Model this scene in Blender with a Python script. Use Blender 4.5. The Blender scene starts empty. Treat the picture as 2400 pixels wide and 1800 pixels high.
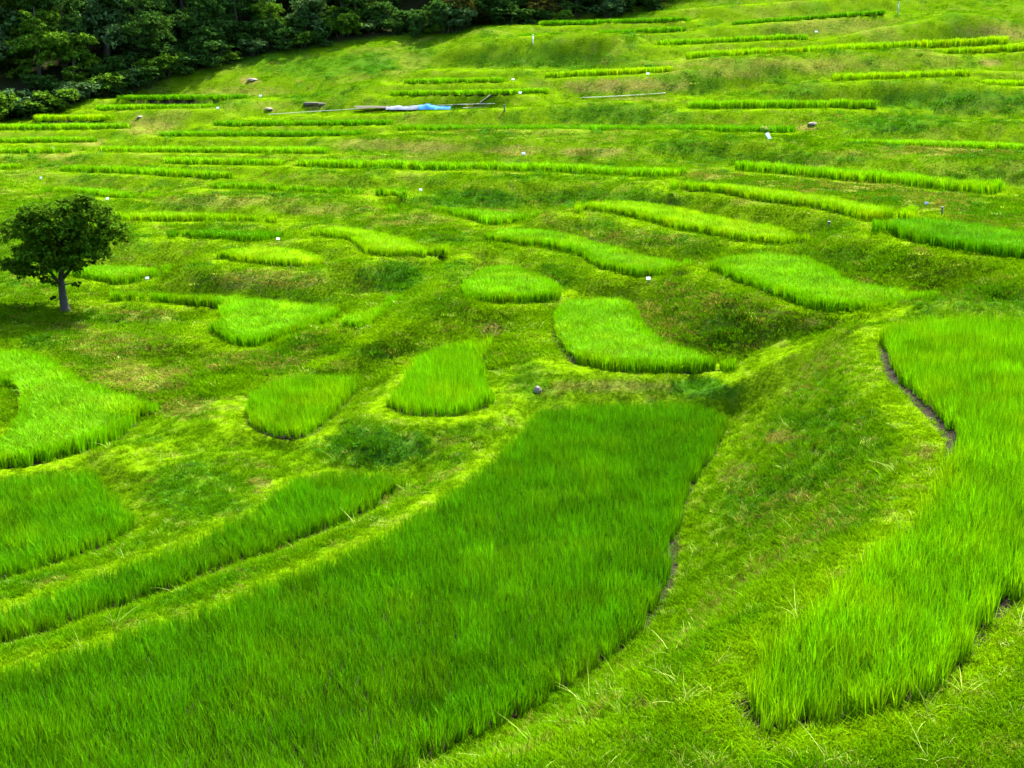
import bpy, math, random
import numpy as np
from mathutils import Vector, Matrix
from mathutils.geometry import tessellate_polygon

R = math.radians
rng = np.random.default_rng(7)
random.seed(7)
scene = bpy.context.scene
C = scene.collection

# ------------------------------------------------------------------ camera, sky, sun, exposure
FPX, W0, H0, HORIZON = 2900.0, 2400.0, 1800.0, 170.0     # focal length and frame in photo pixels
PITCH = math.atan((H0 / 2 - HORIZON) / FPX)
cam_data = bpy.data.cameras.new('camera')
cam = bpy.data.objects.new('camera', cam_data)
C.objects.link(cam)
cam.location = (0, 0, 0)
cam.rotation_euler = (math.pi / 2 - PITCH, 0, 0)
cam_data.sensor_fit = 'HORIZONTAL'
cam_data.sensor_width = 36.0
cam_data.lens = 36.0 * FPX / W0
cam_data.clip_start = 0.1
cam_data.clip_end = 3000
scene.camera = cam

SUN_AZ, SUN_EL = R(30), R(54)          # azimuth clockwise from +Y (straight ahead)
world = bpy.data.worlds.new('World')
scene.world = world
world.use_nodes = True
wn = world.node_tree
sky = wn.nodes.new('ShaderNodeTexSky')
sky.sky_type = 'NISHITA'
sky.sun_disc = False
sky.sun_elevation = SUN_EL
sky.sun_rotation = SUN_AZ
sky.altitude = 300
sky.dust_density = 2.0
bg = wn.nodes['Background']
bg.inputs[1].default_value = 0.125
wn.links.new(sky.outputs[0], bg.inputs[0])

sun_data = bpy.data.lights.new('sun', 'SUN')
sun_data.energy = 3.7
sun_data.angle = R(3.0)
sun_data.color = (1.0, 0.95, 0.86)
sun = bpy.data.objects.new('sun', sun_data)
C.objects.link(sun)
sdir = Vector((math.sin(SUN_AZ) * math.cos(SUN_EL), math.cos(SUN_AZ) * math.cos(SUN_EL), math.sin(SUN_EL)))
sun.rotation_euler = sdir.to_track_quat('Z', 'Y').to_euler()
sun.location = (30, 60, 60)

vs = scene.view_settings
vs.view_transform = 'Standard'
vs.look = 'None'
vs.exposure = 3.25
vs.gamma = 1.0
vs.use_curve_mapping = False
scene.cycles.use_denoising = True
scene.cycles.max_bounces = 5
scene.cycles.diffuse_bounces = 2
scene.cycles.transmission_bounces = 4
scene.cycles.use_adaptive_sampling = True
scene.cycles.adaptive_threshold = 0.01
scene.cycles.adaptive_min_samples = 16

# ------------------------------------------------------------------ helpers
CP, SP = math.cos(PITCH), math.sin(PITCH)

def unproject(u, v, h):
    """photo pixel -> world point on the horizontal plane h metres under the camera"""
    x = (np.asarray(u, float) - W0 / 2) / FPX
    y = (H0 / 2 - np.asarray(v, float)) / FPX
    dy = CP + y * SP
    dz = -SP + y * CP
    t = -np.asarray(h, float) / dz
    return x * t, dy * t

def project(x, y, z):
    dep = y * CP - z * SP
    dep = np.where(dep < 0.05, 0.05, dep)
    up = y * SP + z * CP
    return W0 / 2 + FPX * x / dep, H0 / 2 - FPX * up / dep

def hash2(ix, iy, seed):
    n = (ix.astype(np.int64) * 374761393 + iy.astype(np.int64) * 668265263 + seed * 974711) & 0x7fffffff
    n = ((n ^ (n >> 13)) * 1274126177) & 0x7fffffff
    n = n ^ (n >> 16)
    return (n & 0xffff) / 65535.0

def vnoise(x, y, seed=0):
    ix, iy = np.floor(x), np.floor(y)
    fx, fy = x - ix, y - iy
    fx = fx * fx * (3 - 2 * fx)
    fy = fy * fy * (3 - 2 * fy)
    a = hash2(ix, iy, seed); b = hash2(ix + 1, iy, seed)
    c = hash2(ix, iy + 1, seed); d = hash2(ix + 1, iy + 1, seed)
    return (a * (1 - fx) + b * fx) * (1 - fy) + (c * (1 - fx) + d * fx) * fy

def fbm(x, y, seed=0, octv=4):
    s, a, t = 0, 1.0, 0
    for o in range(octv):
        s = s + a * vnoise(x * 2 ** o + 17.3 * o, y * 2 ** o - 9.1 * o, seed + o)
        t += a
        a *= 0.55
    return s / t

def smoothstep(a, b, x):
    t = np.clip((x - a) / (b - a), 0, 1)
    return t * t * (3 - 2 * t)

def tag(o, label=None, cat=None, group=None, kind=None):
    if label: o['label'] = label
    if cat: o['category'] = cat
    if group: o['group'] = group
    if kind: o['kind'] = kind
    return o

def empty(name, loc):
    o = bpy.data.objects.new(name, None)
    o.empty_display_size = 0.2
    o.location = loc
    C.objects.link(o)
    return o

def mesh_obj(name, verts, faces, mat, parent=None, loc=None, smooth=False, link=True):
    me = bpy.data.meshes.new(name)
    me.from_pydata([tuple(map(float, v)) for v in verts], [], faces)
    me.update()
    if mat: me.materials.append(mat)
    if smooth: me.shade_smooth()
    o = bpy.data.objects.new(name, me)
    if link: C.objects.link(o)
    if parent: o.parent = parent
    if loc is not None: o.location = loc
    return o

def np_mesh(name, V, F, mat):
    """numpy vertices and same-sized faces -> mesh"""
    me = bpy.data.meshes.new(name)
    nv, (nf, k) = len(V), F.shape
    me.vertices.add(nv)
    me.vertices.foreach_set('co', np.ascontiguousarray(V, np.float32).ravel())
    me.loops.add(nf * k)
    me.loops.foreach_set('vertex_index', np.ascontiguousarray(F, np.int32).ravel())
    me.polygons.add(nf)
    me.polygons.foreach_set('loop_start', np.arange(0, nf * k, k, dtype=np.int32))
    me.polygons.foreach_set('loop_total', np.full(nf, k, np.int32))
    me.update(calc_edges=True)
    if mat: me.materials.append(mat)
    return me

def fattr(me, name, arr, dom='POINT'):
    a = me.attributes.new(name, 'FLOAT', dom)
    a.data.foreach_set('value', np.ascontiguousarray(arr, np.float32).ravel())

def vattr(me, name, arr):
    a = me.attributes.new(name, 'FLOAT_VECTOR', 'POINT')
    a.data.foreach_set('vector', np.ascontiguousarray(arr, np.float32).ravel())

def iattr(me, name, arr):
    a = me.attributes.new(name, 'INT', 'POINT')
    a.data.foreach_set('value', np.ascontiguousarray(arr, np.int32).ravel())

# ------------------------------------------------------------------ materials
def new_mat(name):
    m = bpy.data.materials.new(name)
    m.use_nodes = True
    nt = m.node_tree
    nt.nodes.clear()
    out = nt.nodes.new('ShaderNodeOutputMaterial')
    return m, nt, out

def leaf_mat(name, colour=None, trans=0.45, gloss=0.04, rough=0.45, tint=True, var=0.25, backtint=(1.1, 1.12, 0.4)):
    """two-sided leaf: diffuse + light through the blade; colour from the plant's own tint attribute"""
    m, nt, out = new_mat(name)
    N, L = nt.nodes, nt.links
    if tint:
        at = N.new('ShaderNodeAttribute'); at.attribute_type = 'INSTANCER'; at.attribute_name = 'tint'
        col = at.outputs['Color']
    else:
        rgb = N.new('ShaderNodeRGB'); rgb.outputs[0].default_value = (*colour, 1)
        col = rgb.outputs[0]
    geo = N.new('ShaderNodeNewGeometry')
    hs = N.new('ShaderNodeHueSaturation')
    mr = N.new('ShaderNodeMapRange')
    mr.inputs['To Min'].default_value = 1 - var
    mr.inputs['To Max'].default_value = 1 + var
    L.new(geo.outputs['Random Per Island'], mr.inputs['Value'])
    L.new(mr.outputs[0], hs.inputs['Value'])
    mr2 = N.new('ShaderNodeMapRange')
    mr2.inputs['To Min'].default_value = 0.49
    mr2.inputs['To Max'].default_value = 0.51
    L.new(geo.outputs['Random Per Island'], mr2.inputs['Value'])
    L.new(mr2.outputs[0], hs.inputs['Hue'])
    L.new(col, hs.inputs['Color'])
    df = N.new('ShaderNodeBsdfDiffuse')
    tr = N.new('ShaderNodeBsdfTranslucent')
    gl = N.new('ShaderNodeBsdfGlossy'); gl.inputs['Roughness'].default_value = rough
    gl.inputs['Color'].default_value = (0.9, 1, 0.7, 1)
    mul = N.new('ShaderNodeMix'); mul.data_type = 'RGBA'; mul.blend_type = 'MULTIPLY'
    mul.inputs['Factor'].default_value = 1
    mul.inputs['B'].default_value = (*backtint, 1)
    L.new(hs.outputs[0], df.inputs[0])
    L.new(hs.outputs[0], mul.inputs['A'])
    L.new(mul.outputs['Result'], tr.inputs[0])
    mx = N.new('ShaderNodeMixShader'); mx.inputs[0].default_value = trans
    L.new(df.outputs[0], mx.inputs[1]); L.new(tr.outputs[0], mx.inputs[2])
    mg = N.new('ShaderNodeMixShader'); mg.inputs[0].default_value = gloss
    L.new(mx.outputs[0], mg.inputs[1]); L.new(gl.outputs[0], mg.inputs[2])
    L.new(mg.outputs[0], out.inputs[0])
    return m

def plain_mat(name, colour, rough=0.7, noise=0.25, scale=8.0, bump=0.2, metallic=0.0):
    m, nt, out = new_mat(name)
    N, L = nt.nodes, nt.links
    p = N.new('ShaderNodeBsdfPrincipled')
    p.inputs['Roughness'].default_value = rough
    p.inputs['Metallic'].default_value = metallic
    p.inputs['Specular IOR Level'].default_value = 0.5 if rough < 0.95 else 0.05
    tc = N.new('ShaderNodeTexCoord')
    nz = N.new('ShaderNodeTexNoise'); nz.inputs['Scale'].default_value = scale; nz.inputs['Detail'].default_value = 6
    L.new(tc.outputs['Object'], nz.inputs['Vector'])
    mx = N.new('ShaderNodeMix'); mx.data_type = 'RGBA'
    mx.inputs['A'].default_value = (*[c * (1 - noise) for c in colour], 1)
    mx.inputs['B'].default_value = (*[min(1, c * (1 + noise)) for c in colour], 1)
    L.new(nz.outputs[0], mx.inputs['Factor'])
    L.new(mx.outputs['Result'], p.inputs['Base Color'])
    bp = N.new('ShaderNodeBump'); bp.inputs['Strength'].default_value = bump; bp.inputs['Distance'].default_value = 0.03
    L.new(nz.outputs[0], bp.inputs['Height'])
    L.new(bp.outputs[0], p.inputs['Normal'])
    L.new(p.outputs[0], out.inputs[0])
    return m

M_RICE = leaf_mat('rice_leaf', trans=0.27, gloss=0.002, var=0.5)
M_GRASS = leaf_mat('grass_blade', trans=0.3, gloss=0.0, var=0.35)
M_WEED = leaf_mat('weed_leaf', trans=0.25, gloss=0.004, var=0.35)
M_MUD = plain_mat('paddy_mud', (0.010, 0.008, 0.0035), 1.0, 0.5, 3.0, 0.4)
M_BARK = plain_mat('bark', (0.020, 0.016, 0.011), 0.85, 0.45, 9.0, 0.8)
M_DARKBARK = plain_mat('dark_bark', (0.03, 0.023, 0.015), 0.9, 0.4, 5.0, 0.6)
M_TREE = leaf_mat('lone_tree_leaf', (0.036, 0.080, 0.004), trans=0.3, gloss=0.0, tint=False, var=0.5)
M_WOOD_A = leaf_mat('forest_leaf', (0.026, 0.062, 0.010), trans=0.25, gloss=0.0, tint=False, var=0.5)
M_WOOD_B = leaf_mat('forest_leaf_fresh', (0.050, 0.105, 0.007), trans=0.25, gloss=0.0, tint=False, var=0.45)
M_WOOD_C = leaf_mat('forest_leaf_dull', (0.034, 0.072, 0.020), trans=0.25, gloss=0.004, tint=False, var=0.45)
M_WOOD_D = leaf_mat('forest_leaf_rusty', (0.045, 0.044, 0.008), trans=0.2, gloss=0.0, tint=False, var=0.5)
M_WHITE = plain_mat('white_board', (0.62, 0.62, 0.60), 0.5, 0.08, 12, 0.05)
M_GREY = plain_mat('grey_board', (0.25, 0.28, 0.28), 0.5, 0.1, 12, 0.05)
M_STAKE = plain_mat('weathered_stake', (0.16, 0.14, 0.10), 0.8, 0.3, 20, 0.3)
M_DARKSTAKE = plain_mat('dark_stake', (0.06, 0.06, 0.05), 0.8, 0.3, 20, 0.3)
M_BLUE = plain_mat('blue_tarp', (0.03, 0.125, 0.28), 0.97, 0.25, 2.5, 0.5)
M_SILVER = plain_mat('silver_tarp', (0.09, 0.105, 0.125), 0.97, 0.25, 2.0, 0.5)
M_PLANK = plain_mat('old_plank', (0.22, 0.17, 0.11), 0.8, 0.3, 4, 0.3)
M_PIPE = plain_mat('pale_pipe', (0.26, 0.25, 0.19), 0.6, 0.2, 3, 0.1)
M_ROCK = plain_mat('grey_rock', (0.11, 0.092, 0.065), 0.9, 0.35, 4, 0.9)
M_LOG = plain_mat('dark_log', (0.05, 0.036, 0.023), 0.9, 0.4, 6, 0.7)
M_PETAL = plain_mat('yellow_petal', (0.42, 0.27, 0.015), 0.6, 0.2, 20, 0.1)

def ground_mat():
    m, nt, out = new_mat('hillside_turf')
    N, L = nt.nodes, nt.links
    p = N.new('ShaderNodeBsdfPrincipled')
    p.inputs['Roughness'].default_value = 0.95
    p.inputs['Specular IOR Level'].default_value = 0.0
    def attr(n):
        a = N.new('ShaderNodeAttribute'); a.attribute_name = n
        return a.outputs['Fac']
    def noise(scale, detail=5):
        g = N.new('ShaderNodeNewGeometry')
        z = N.new('ShaderNodeTexNoise'); z.inputs['Scale'].default_value = scale; z.inputs['Detail'].default_value = detail
        L.new(g.outputs['Position'], z.inputs['Vector'])
        return z.outputs[0]
    def ramp(src, a, b, ca, cb):
        r = N.new('ShaderNodeValToRGB')
        r.color_ramp.elements[0].position = a; r.color_ramp.elements[1].position = b
        r.color_ramp.elements[0].color = (*ca, 1); r.color_ramp.elements[1].color = (*cb, 1)
        L.new(src, r.inputs[0])
        return r.outputs[0]
    def mix(f, a, b):
        x = N.new('ShaderNodeMix'); x.data_type = 'RGBA'
        L.new(f, x.inputs['Factor'])
        for s, k in ((a, 'A'), (b, 'B')):
            if isinstance(s, tuple): x.inputs[k].default_value = (*s, 1)
            else: L.new(s, x.inputs[k])
        return x.outputs['Result']
    n1, n2 = noise(0.9), noise(9.0, 8)
    turf = mix(n1, ramp(n2, 0.3, 0.7, (0.014, 0.039, 0.0004), (0.032, 0.076, 0.0006)),
               ramp(n2, 0.3, 0.7, (0.023, 0.049, 0.0004), (0.047, 0.088, 0.0009)))
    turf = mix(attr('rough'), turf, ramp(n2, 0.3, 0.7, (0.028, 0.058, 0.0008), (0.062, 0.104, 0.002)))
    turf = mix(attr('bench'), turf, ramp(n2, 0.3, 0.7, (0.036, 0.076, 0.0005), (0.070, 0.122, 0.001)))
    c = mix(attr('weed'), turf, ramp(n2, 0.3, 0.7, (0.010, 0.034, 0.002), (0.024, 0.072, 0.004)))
    c = mix(attr('dry'), c, ramp(n2, 0.3, 0.7, (0.044, 0.048, 0.006), (0.12, 0.105, 0.024)))
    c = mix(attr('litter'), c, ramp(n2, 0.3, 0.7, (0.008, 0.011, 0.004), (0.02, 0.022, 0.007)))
    c = mix(attr('mud'), c, ramp(n2, 0.3, 0.7, (0.010, 0.008, 0.0035), (0.028, 0.021, 0.009)))
    L.new(c, p.inputs['Base Color'])
    bp = N.new('ShaderNodeBump'); bp.inputs['Strength'].default_value = 0.6; bp.inputs['Distance'].default_value = 0.08
    L.new(n2, bp.inputs['Height'])
    L.new(bp.outputs[0], p.inputs['Normal'])
    L.new(p.outputs[0], out.inputs[0])
    return m
M_GROUND = ground_mat()

# ------------------------------------------------------------------ the paddies as seen: outline, level under the camera, crop
DV = np.array([-60, 15, 60, 105, 140, 180, 255, 308, 355, 405, 475, 520, 570, 650, 735, 900])
DD = np.array([135, 126, 119.5, 113.5, 108, 102.5, 94, 87.5, 81, 74, 65, 60, 55.5, 49, 41, 33], float)
def dist_guess(u, v):
    return np.interp(v, DV, DD) * (1 + 0.15 * np.clip((1200 - u) / 1200, 0, 1.2) - 0.07 * np.clip((u - 1300) / 1000, 0, 1.2))

BRIGHT, MID, DEEP, LIME = (0.076, 0.200, 0.0004), (0.048, 0.158, 0.0004), (0.038, 0.130, 0.0004), (0.112, 0.230, 0.0004)
G_ALL = 'rice paddies on the terraced hillside'
PADDIES = [
 # label, tint, height under camera (None: from the slope), rice height, outline in photo pixels
 ('large dark green rice paddy filling the lower centre foreground', DEEP, 9.6, .50,
  [(1219,1001),(1234,980),(1266,951),(1342,940),(1523,936),(1600,936),(1672,947),(1708,962),(1705,1001),(1672,1074),(1627,1139),(1595,1226),(1590,1302),(1573,1400),(1519,1468),(1420,1560),(1324,1627),(1252,1670),(1162,1717),(1053,1771),(988,1800),(900,1850),(700,1900),(300,1930),(-250,1930),(-400,1700),(-150,1592),(0,1547),(108,1511),(235,1486),(325,1446),(452,1410),(542,1381),(615,1345),(800,1280),(959,1200),(1075,1124),(1143,1070),(1190,1034)]),
 ('tall bright rice paddy with curved bare edge along the right border', BRIGHT, 6.8, .55,
  [(2059,810),(2067,774),(2077,748),(2143,739),(2251,732),(2400,736),(2650,760),(2800,1000),(2650,1250),(2400,1421),(2359,1446),(2305,1515),(2251,1583),(2200,1634),(2143,1663),(1998,1699),(1853,1732),(1774,1735),(1745,1703),(1727,1652),(1723,1601),(1745,1544),(1781,1482),(1853,1431),(1926,1381),(1998,1308),(2070,1247),(2135,1200),(2179,1142),(2208,1081),(2215,1041),(2179,991),(2124,933),(2081,893),(2067,853)]),
 ('narrow diagonal rice paddy between two grass bunds at lower left', DEEP, 10.1, .48,
  [(-150,1450),(0,1410),(72,1388),(181,1345),(307,1301),(470,1243),(579,1190),(633,1146),(687,1114),(760,1095),(800,1092),(890,1095),(945,1114),(945,1140),(919,1164),(872,1200),(800,1233),(640,1300),(488,1352),(362,1403),(253,1439),(181,1464),(90,1500),(0,1518),(-150,1570)]),
 ('rice paddy cut by the left border below the notched one', MID, 10.5, .48,
  [(-250,1120),(0,1112),(36,1103),(163,1095),(224,1092),(239,1117),(282,1164),(318,1200),(318,1240),(253,1283),(181,1312),(90,1345),(0,1366),(-250,1440)]),
 ('pointed bright rice paddy with a grassy notch at the left border', BRIGHT, 10.3, .5,
  [(-200,800),(0,813),(72,824),(134,846),(192,886),(253,907),(325,929),(362,947),(358,965),(318,1001),(271,1038),(181,1067),(65,1095),(0,1101),(-150,1105),(-160,1060),(0,1016),(33,983),(47,944),(0,902),(-80,870),(-220,850)]),
 ('rounded rice paddy left of the bottle shaped one, mid centre left', BRIGHT, 9.8, .48,
  [(579,944),(593,907),(633,886),(687,871),(800,871),(847,875),(843,904),(825,936),(800,962),(760,1001),(723,1023),(669,1029),(615,1016),(582,994)]),
 ('rice paddy widening toward a dark straight front edge, centre', BRIGHT, 9.25, .5,
  [(1151,792),(1068,795),(995,817),(963,846),(945,889),(912,922),(908,947),(934,972),(988,980),(1086,976),(1165,947),(1165,918),(1143,900),(1133,868),(1143,817)]),
 ('crescent rice paddy with long curved dark front above the large one', BRIGHT, 8.8, .5,
  [(1321,705),(1364,696),(1462,698),(1491,716),(1509,759),(1552,792),(1600,810),(1647,824),(1719,850),(1687,868),(1600,877),(1451,875),(1364,860),(1335,850),(1306,817),(1294,792),(1295,755)]),
 ('small half moon rice paddy alone on a knoll in the centre', BRIGHT, 8.5, .5,
  [(1077,667),(1089,705),(1130,713),(1190,716),(1250,713),(1306,705),(1313,672),(1263,640),(1198,618),(1143,623),(1096,651)]),
 ('small ragged low patch of pale rice right of the spoon shaped paddy', BRIGHT, 9.2, .42,
  [(800,745),(854,727),(905,705),(908,692),(955,690),(959,705),(908,745),(883,759),(854,777),(800,770)]),
 ('spoon shaped rice paddy with a narrow arm toward the lone tree', BRIGHT, 9.6, .5,
  [(264,687),(362,683),(524,690),(633,701),(800,719),(800,745),(740,775),(687,792),(615,813),(579,817),(535,806),(503,784),(495,766),(521,727),(434,717),(325,708),(275,703)]),
 ('teardrop rice paddy behind the head of the bright right paddy', BRIGHT, 7.2, .5,
  [(1665,625),(1690,602),(1790,591),(1866,597),(1907,604),(1998,654),(2143,680),(2193,698),(2150,723),(2070,737),(1998,736),(1918,732),(1853,712),(1781,687),(1698,654)]),
 ('stepped rice paddy narrowing to the left just above the half moon', BRIGHT, 7.85, .5,
  [(1144,557),(1147,546),(1183,535),(1252,535),(1342,546),(1415,568),(1523,597),(1617,624),(1573,649),(1486,651),(1400,629),(1356,602),(1280,586),(1161,570)]),
 ('brightest lime rice paddy, long tongue in the middle right', LIME, 6.9, .5,
  [(1352,485),(1379,472),(1487,470),(1600,485),(1690,506),(1817,528),(1889,553),(1889,568),(1835,579),(1745,570),(1636,550),(1578,539),(1487,514),(1433,503),(1364,495)]),
 ('slim wavy rice paddy left of the brightest lime one', BRIGHT, 7.6, .45,
  [(914,488),(945,477),(1053,483),(1162,492),(1259,501),(1245,517),(1198,528),(1147,530),(1089,514),(1017,499),(927,494)]),
 ('lime rice paddy with a stepped front right of the small oval', LIME, 8.0, .45,
  [(734,542),(760,533),(800,530),(872,539),(952,557),(1000,575),(1050,580),(1035,597),(980,603),(900,603),(857,597),(838,580),(825,568),(760,556)]),
 ('small lime oval rice paddy with a white marker at its back', LIME, 8.5, .45,
  [(510,591),(586,575),(673,577),(749,597),(765,613),(749,631),(651,627),(553,616),(515,605)]),
 ('rice paddy partly hidden behind the lone tree trunk side', BRIGHT, 9.4, .45,
  [(120,640),(181,626),(224,620),(325,623),(398,631),(383,643),(333,660),(282,669),(224,660),(177,655),(125,652)]),
 ('short deep green rice paddy just above the small lime oval', MID, None, .45,
  [(396,546),(416,537),(488,535),(579,539),(662,546),(658,559),(586,570),(524,564),(470,561),(401,553)]),
 ('straight lime rice strip right of the lone tree crown', LIME, None, .45,
  [(260,500),(275,494),(362,492),(506,497),(615,504),(644,510),(629,521),(542,521),(398,521),(300,521),(262,512)]),
 ('straight rice strip left of centre under a long grassy bank', BRIGHT, None, .45,
  [(497,436),(517,423),(615,429),(800,438),(930,445),(950,450),(927,457),(800,456),(615,447),(506,443)]),
 ('low rice strip directly above the lone tree', BRIGHT, None, .4,
  [(99,445),(145,436),(235,438),(325,452),(373,456),(344,465),(253,465),(181,456),(119,452)]),
 ('rice strip sloping gently right, two above the lone tree', BRIGHT, None, .4,
  [(154,392),(181,383),(289,387),(434,392),(542,400),(557,405),(506,412),(398,405),(307,398),(181,396)]),
 ('short rice strip left of the long double strip', BRIGHT, None, .4,
  [(398,372),(434,365),(542,365),(669,372),(665,381),(542,380),(416,378)]),
 ('left half of the long double rice strip across the middle', BRIGHT, None, .45,
  [(702,376),(723,369),(800,367),(981,372),(1120,375),(1130,390),(981,392),(800,389),(715,383)]),
 ('right half of the long double rice strip across the middle', BRIGHT, None, .45,
  [(1138,376),(1342,380),(1523,385),(1600,394),(1565,409),(1451,409),(1342,400),(1162,393),(1134,390)]),
 ('wide faint rice strip below the left footpath bend', BRIGHT, None, .35,
  [(253,344),(289,338),(470,338),(579,338),(760,336),(775,345),(770,355),(687,354),(470,351),(271,351)]),
 ('thin faint rice strip starting at the left footpath', MID, None, .35,
  [(391,307),(434,304),(579,306),(800,304),(860,304),(850,313),(700,316),(500,316),(405,314)]),
 ('thin rice strip just under the pale pipe, left of centre', MID, None, .35,
  [(517,284),(579,278),(800,278),(927,278),(916,287),(800,291),(579,291),(530,290)]),
 ('very long level rice strip below the blue tarp', MID, None, .42,
  [(937,300),(981,293),(1162,289),(1342,289),(1600,287),(1781,297),(1850,297),(1840,305),(1781,309),(1600,307),(1342,304),(1162,303),(945,304)]),
 ('second rice strip from the top of the far left cluster', BRIGHT, None, .38,
  [(7,293),(47,286),(145,282),(318,287),(315,297),(181,300),(18,300)]),
 ('short top rice strip of the far left cluster', LIME, None, .38,
  [(105,273),(127,266),(253,266),(289,273),(253,278),(112,278)]),
 ('third rice strip down in the far left cluster', BRIGHT, None, .38,
  [(-50,319),(0,316),(108,313),(239,318),(242,327),(108,328),(0,329),(-50,330)]),
 ('fourth rice strip down in the far left cluster', BRIGHT, None, .38,
  [(-50,342),(0,340),(72,338),(181,349),(163,353),(0,354),(-50,354)]),
 ('lowest stub of a rice strip in the far left cluster', BRIGHT, None, .38,
  [(-60,378),(0,376),(54,378),(69,383),(47,391),(0,392),(-60,392)]),
 ('highest faint rice strip beside the dark wood on the left', MID, None, .35,
  [(300,228),(434,221),(597,222),(593,231),(434,232)]),
 ('faint rice strip below the wood edge shrubs on the left', BRIGHT, None, .35,
  [(260,246),(360,240),(470,242),(520,246),(510,252),(400,254),(250,253)]),
 ('longest bright rice strip high on the right, rising to the right', LIME, None, .55,
  [(1600,137),(1614,130),(1781,125),(1962,114),(2143,105),(2305,96),(2320,103),(2287,108),(2143,118),(1962,127),(1781,136),(1618,142)]),
 ('rice strip just above the longest bright strip high right', BRIGHT, None, .45,
  [(1527,108),(1600,103),(1745,94),(1868,92),(1853,99),(1745,105),(1600,110),(1538,114)]),
 ('bright rice strip meeting the right border near the top', LIME, None, .5,
  [(2179,128),(2215,121),(2400,110),(2480,105),(2480,118),(2400,122),(2287,128),(2186,133)]),
 ('short bright rice strip below the longest strip high right', LIME, None, .5,
  [(1933,184),(1962,179),(2106,174),(2237,173),(2229,181),(2106,188),(1962,192),(1940,190)]),
 ('thin rice strip running into the right border above a weedy bank', LIME, None, .4,
  [(2269,199),(2323,195),(2400,193),(2480,192),(2480,205),(2400,204),(2323,203)]),
 ('bold level rice strip right of centre above the white leaning plate', BRIGHT, None, .55,
  [(1605,246),(1622,239),(1817,239),(2030,240),(2032,248),(1817,255),(1636,256)]),
 ('pale flat rice strip into the right border above a dry bank', BRIGHT, None, .35,
  [(1962,328),(2143,324),(2400,325),(2480,326),(2480,350),(2400,351),(2251,344),(2070,336)]),
 ('long rice strip sloping down to the right border side', BRIGHT, None, .5,
  [(1719,387),(1745,380),(1853,380),(2034,392),(2215,409),(2341,420),(2323,441),(2305,452),(2233,450),(2106,430),(1962,420),(1817,400),(1737,394)]),
 ('long bright rice strip above the brightest lime tongue', LIME, 5.9, .5,
  [(1574,434),(1582,426),(1604,424),(1745,434),(1889,450),(2034,474),(2146,503),(2121,512),(2034,521),(1998,512),(1926,494),(1781,474),(1690,456),(1610,448),(1586,443)]),
 ('deep green rice paddy at the right border, rounded left end', MID, 6.0, .55,
  [(2048,532),(2059,517),(2143,508),(2251,517),(2400,542),(2520,562),(2520,645),(2400,615),(2224,591),(2100,560)]),
 ('topmost rice strip right of the rusty tree', MID, None, .4,
  [(1216,92),(1342,85),(1523,76),(1588,74),(1585,81),(1523,86),(1342,90),(1234,97)]),
 ('thin rice strip two above the blue tarp', BRIGHT, None, .35,
  [(956,190),(1053,183),(1180,186),(1180,192),(1053,194),(959,196)]),
 ('rice strip just above the blue tarp', BRIGHT, None, .35,
  [(923,217),(981,213),(1162,212),(1285,208),(1281,217),(1162,221),(981,223)]),
 ('bright rice strip above the bare brown bank in the far centre', LIME, None, .42,
  [(1277,177),(1342,168),(1451,165),(1563,163),(1559,170),(1451,177),(1342,181),(1288,182)]),
 ('faint highest rice strip under the top right post', MID, None, .35,
  [(1745,60),(1926,43),(2034,38),(2034,43),(1926,50),(1781,62),(1690,67)]),
 ('faint rice strip along the wood edge at the top centre', MID, None, .35,
  [(1260,62),(1400,57),(1560,51),(1600,51),(1590,59),(1400,65),(1270,68)]),
]

# grassy ledges without a crop: path of the tarp heap, old terraces gone to grass
LEDGES = [
 (None, [(620,262),(800,258),(1000,248),(1180,240),(1180,250),(1000,258),(800,267),(620,272)]),
 (None, [(1300,236),(1420,229),(1560,222),(1600,226),(1450,236),(1310,242)]),
 (None, [(1850,96),(1960,78),(2100,46),(2112,50),(1980,86),(1870,102)]),
 (None, [(2010,272),(2100,266),(2350,268),(2480,270),(2480,277),(2350,276),(2050,278)]),
 (None, [(1053,160),(1150,157),(1270,158),(1270,163),(1150,164),(1060,166)]),
 (None, [(2280,160),(2400,163),(2480,163),(2480,169),(2400,170),(2290,168)]),
 (None, [(1640,24),(1800,10),(1950,4),(1950,9),(1800,17),(1650,30)]),
 (10.05, [(300,1070),(420,1050),(600,1040),(700,1055),(700,1068),(600,1056),(420,1066),(310,1086)]),
 (9.95, [(60,762),(200,747),(380,754),(470,742),(460,760),(380,774),(200,770),(70,783)]),
 (10.05, [(280,885),(380,850),(450,850),(430,872),(380,880),(300,905)]),
 ((1045, 8.1, 790, 9.5), [(1040,600),(985,670),(905,760),(800,825),(770,838),(780,850),(812,842),(925,770),(1002,680),(1054,605)]),
 ((1620, 9.1, 2060, 7.0), [(1620,905),(1700,880),(1790,835),(1900,785),(2040,745),(2050,755),(1910,800),(1800,850),(1710,893),(1630,918)]),
]

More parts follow.
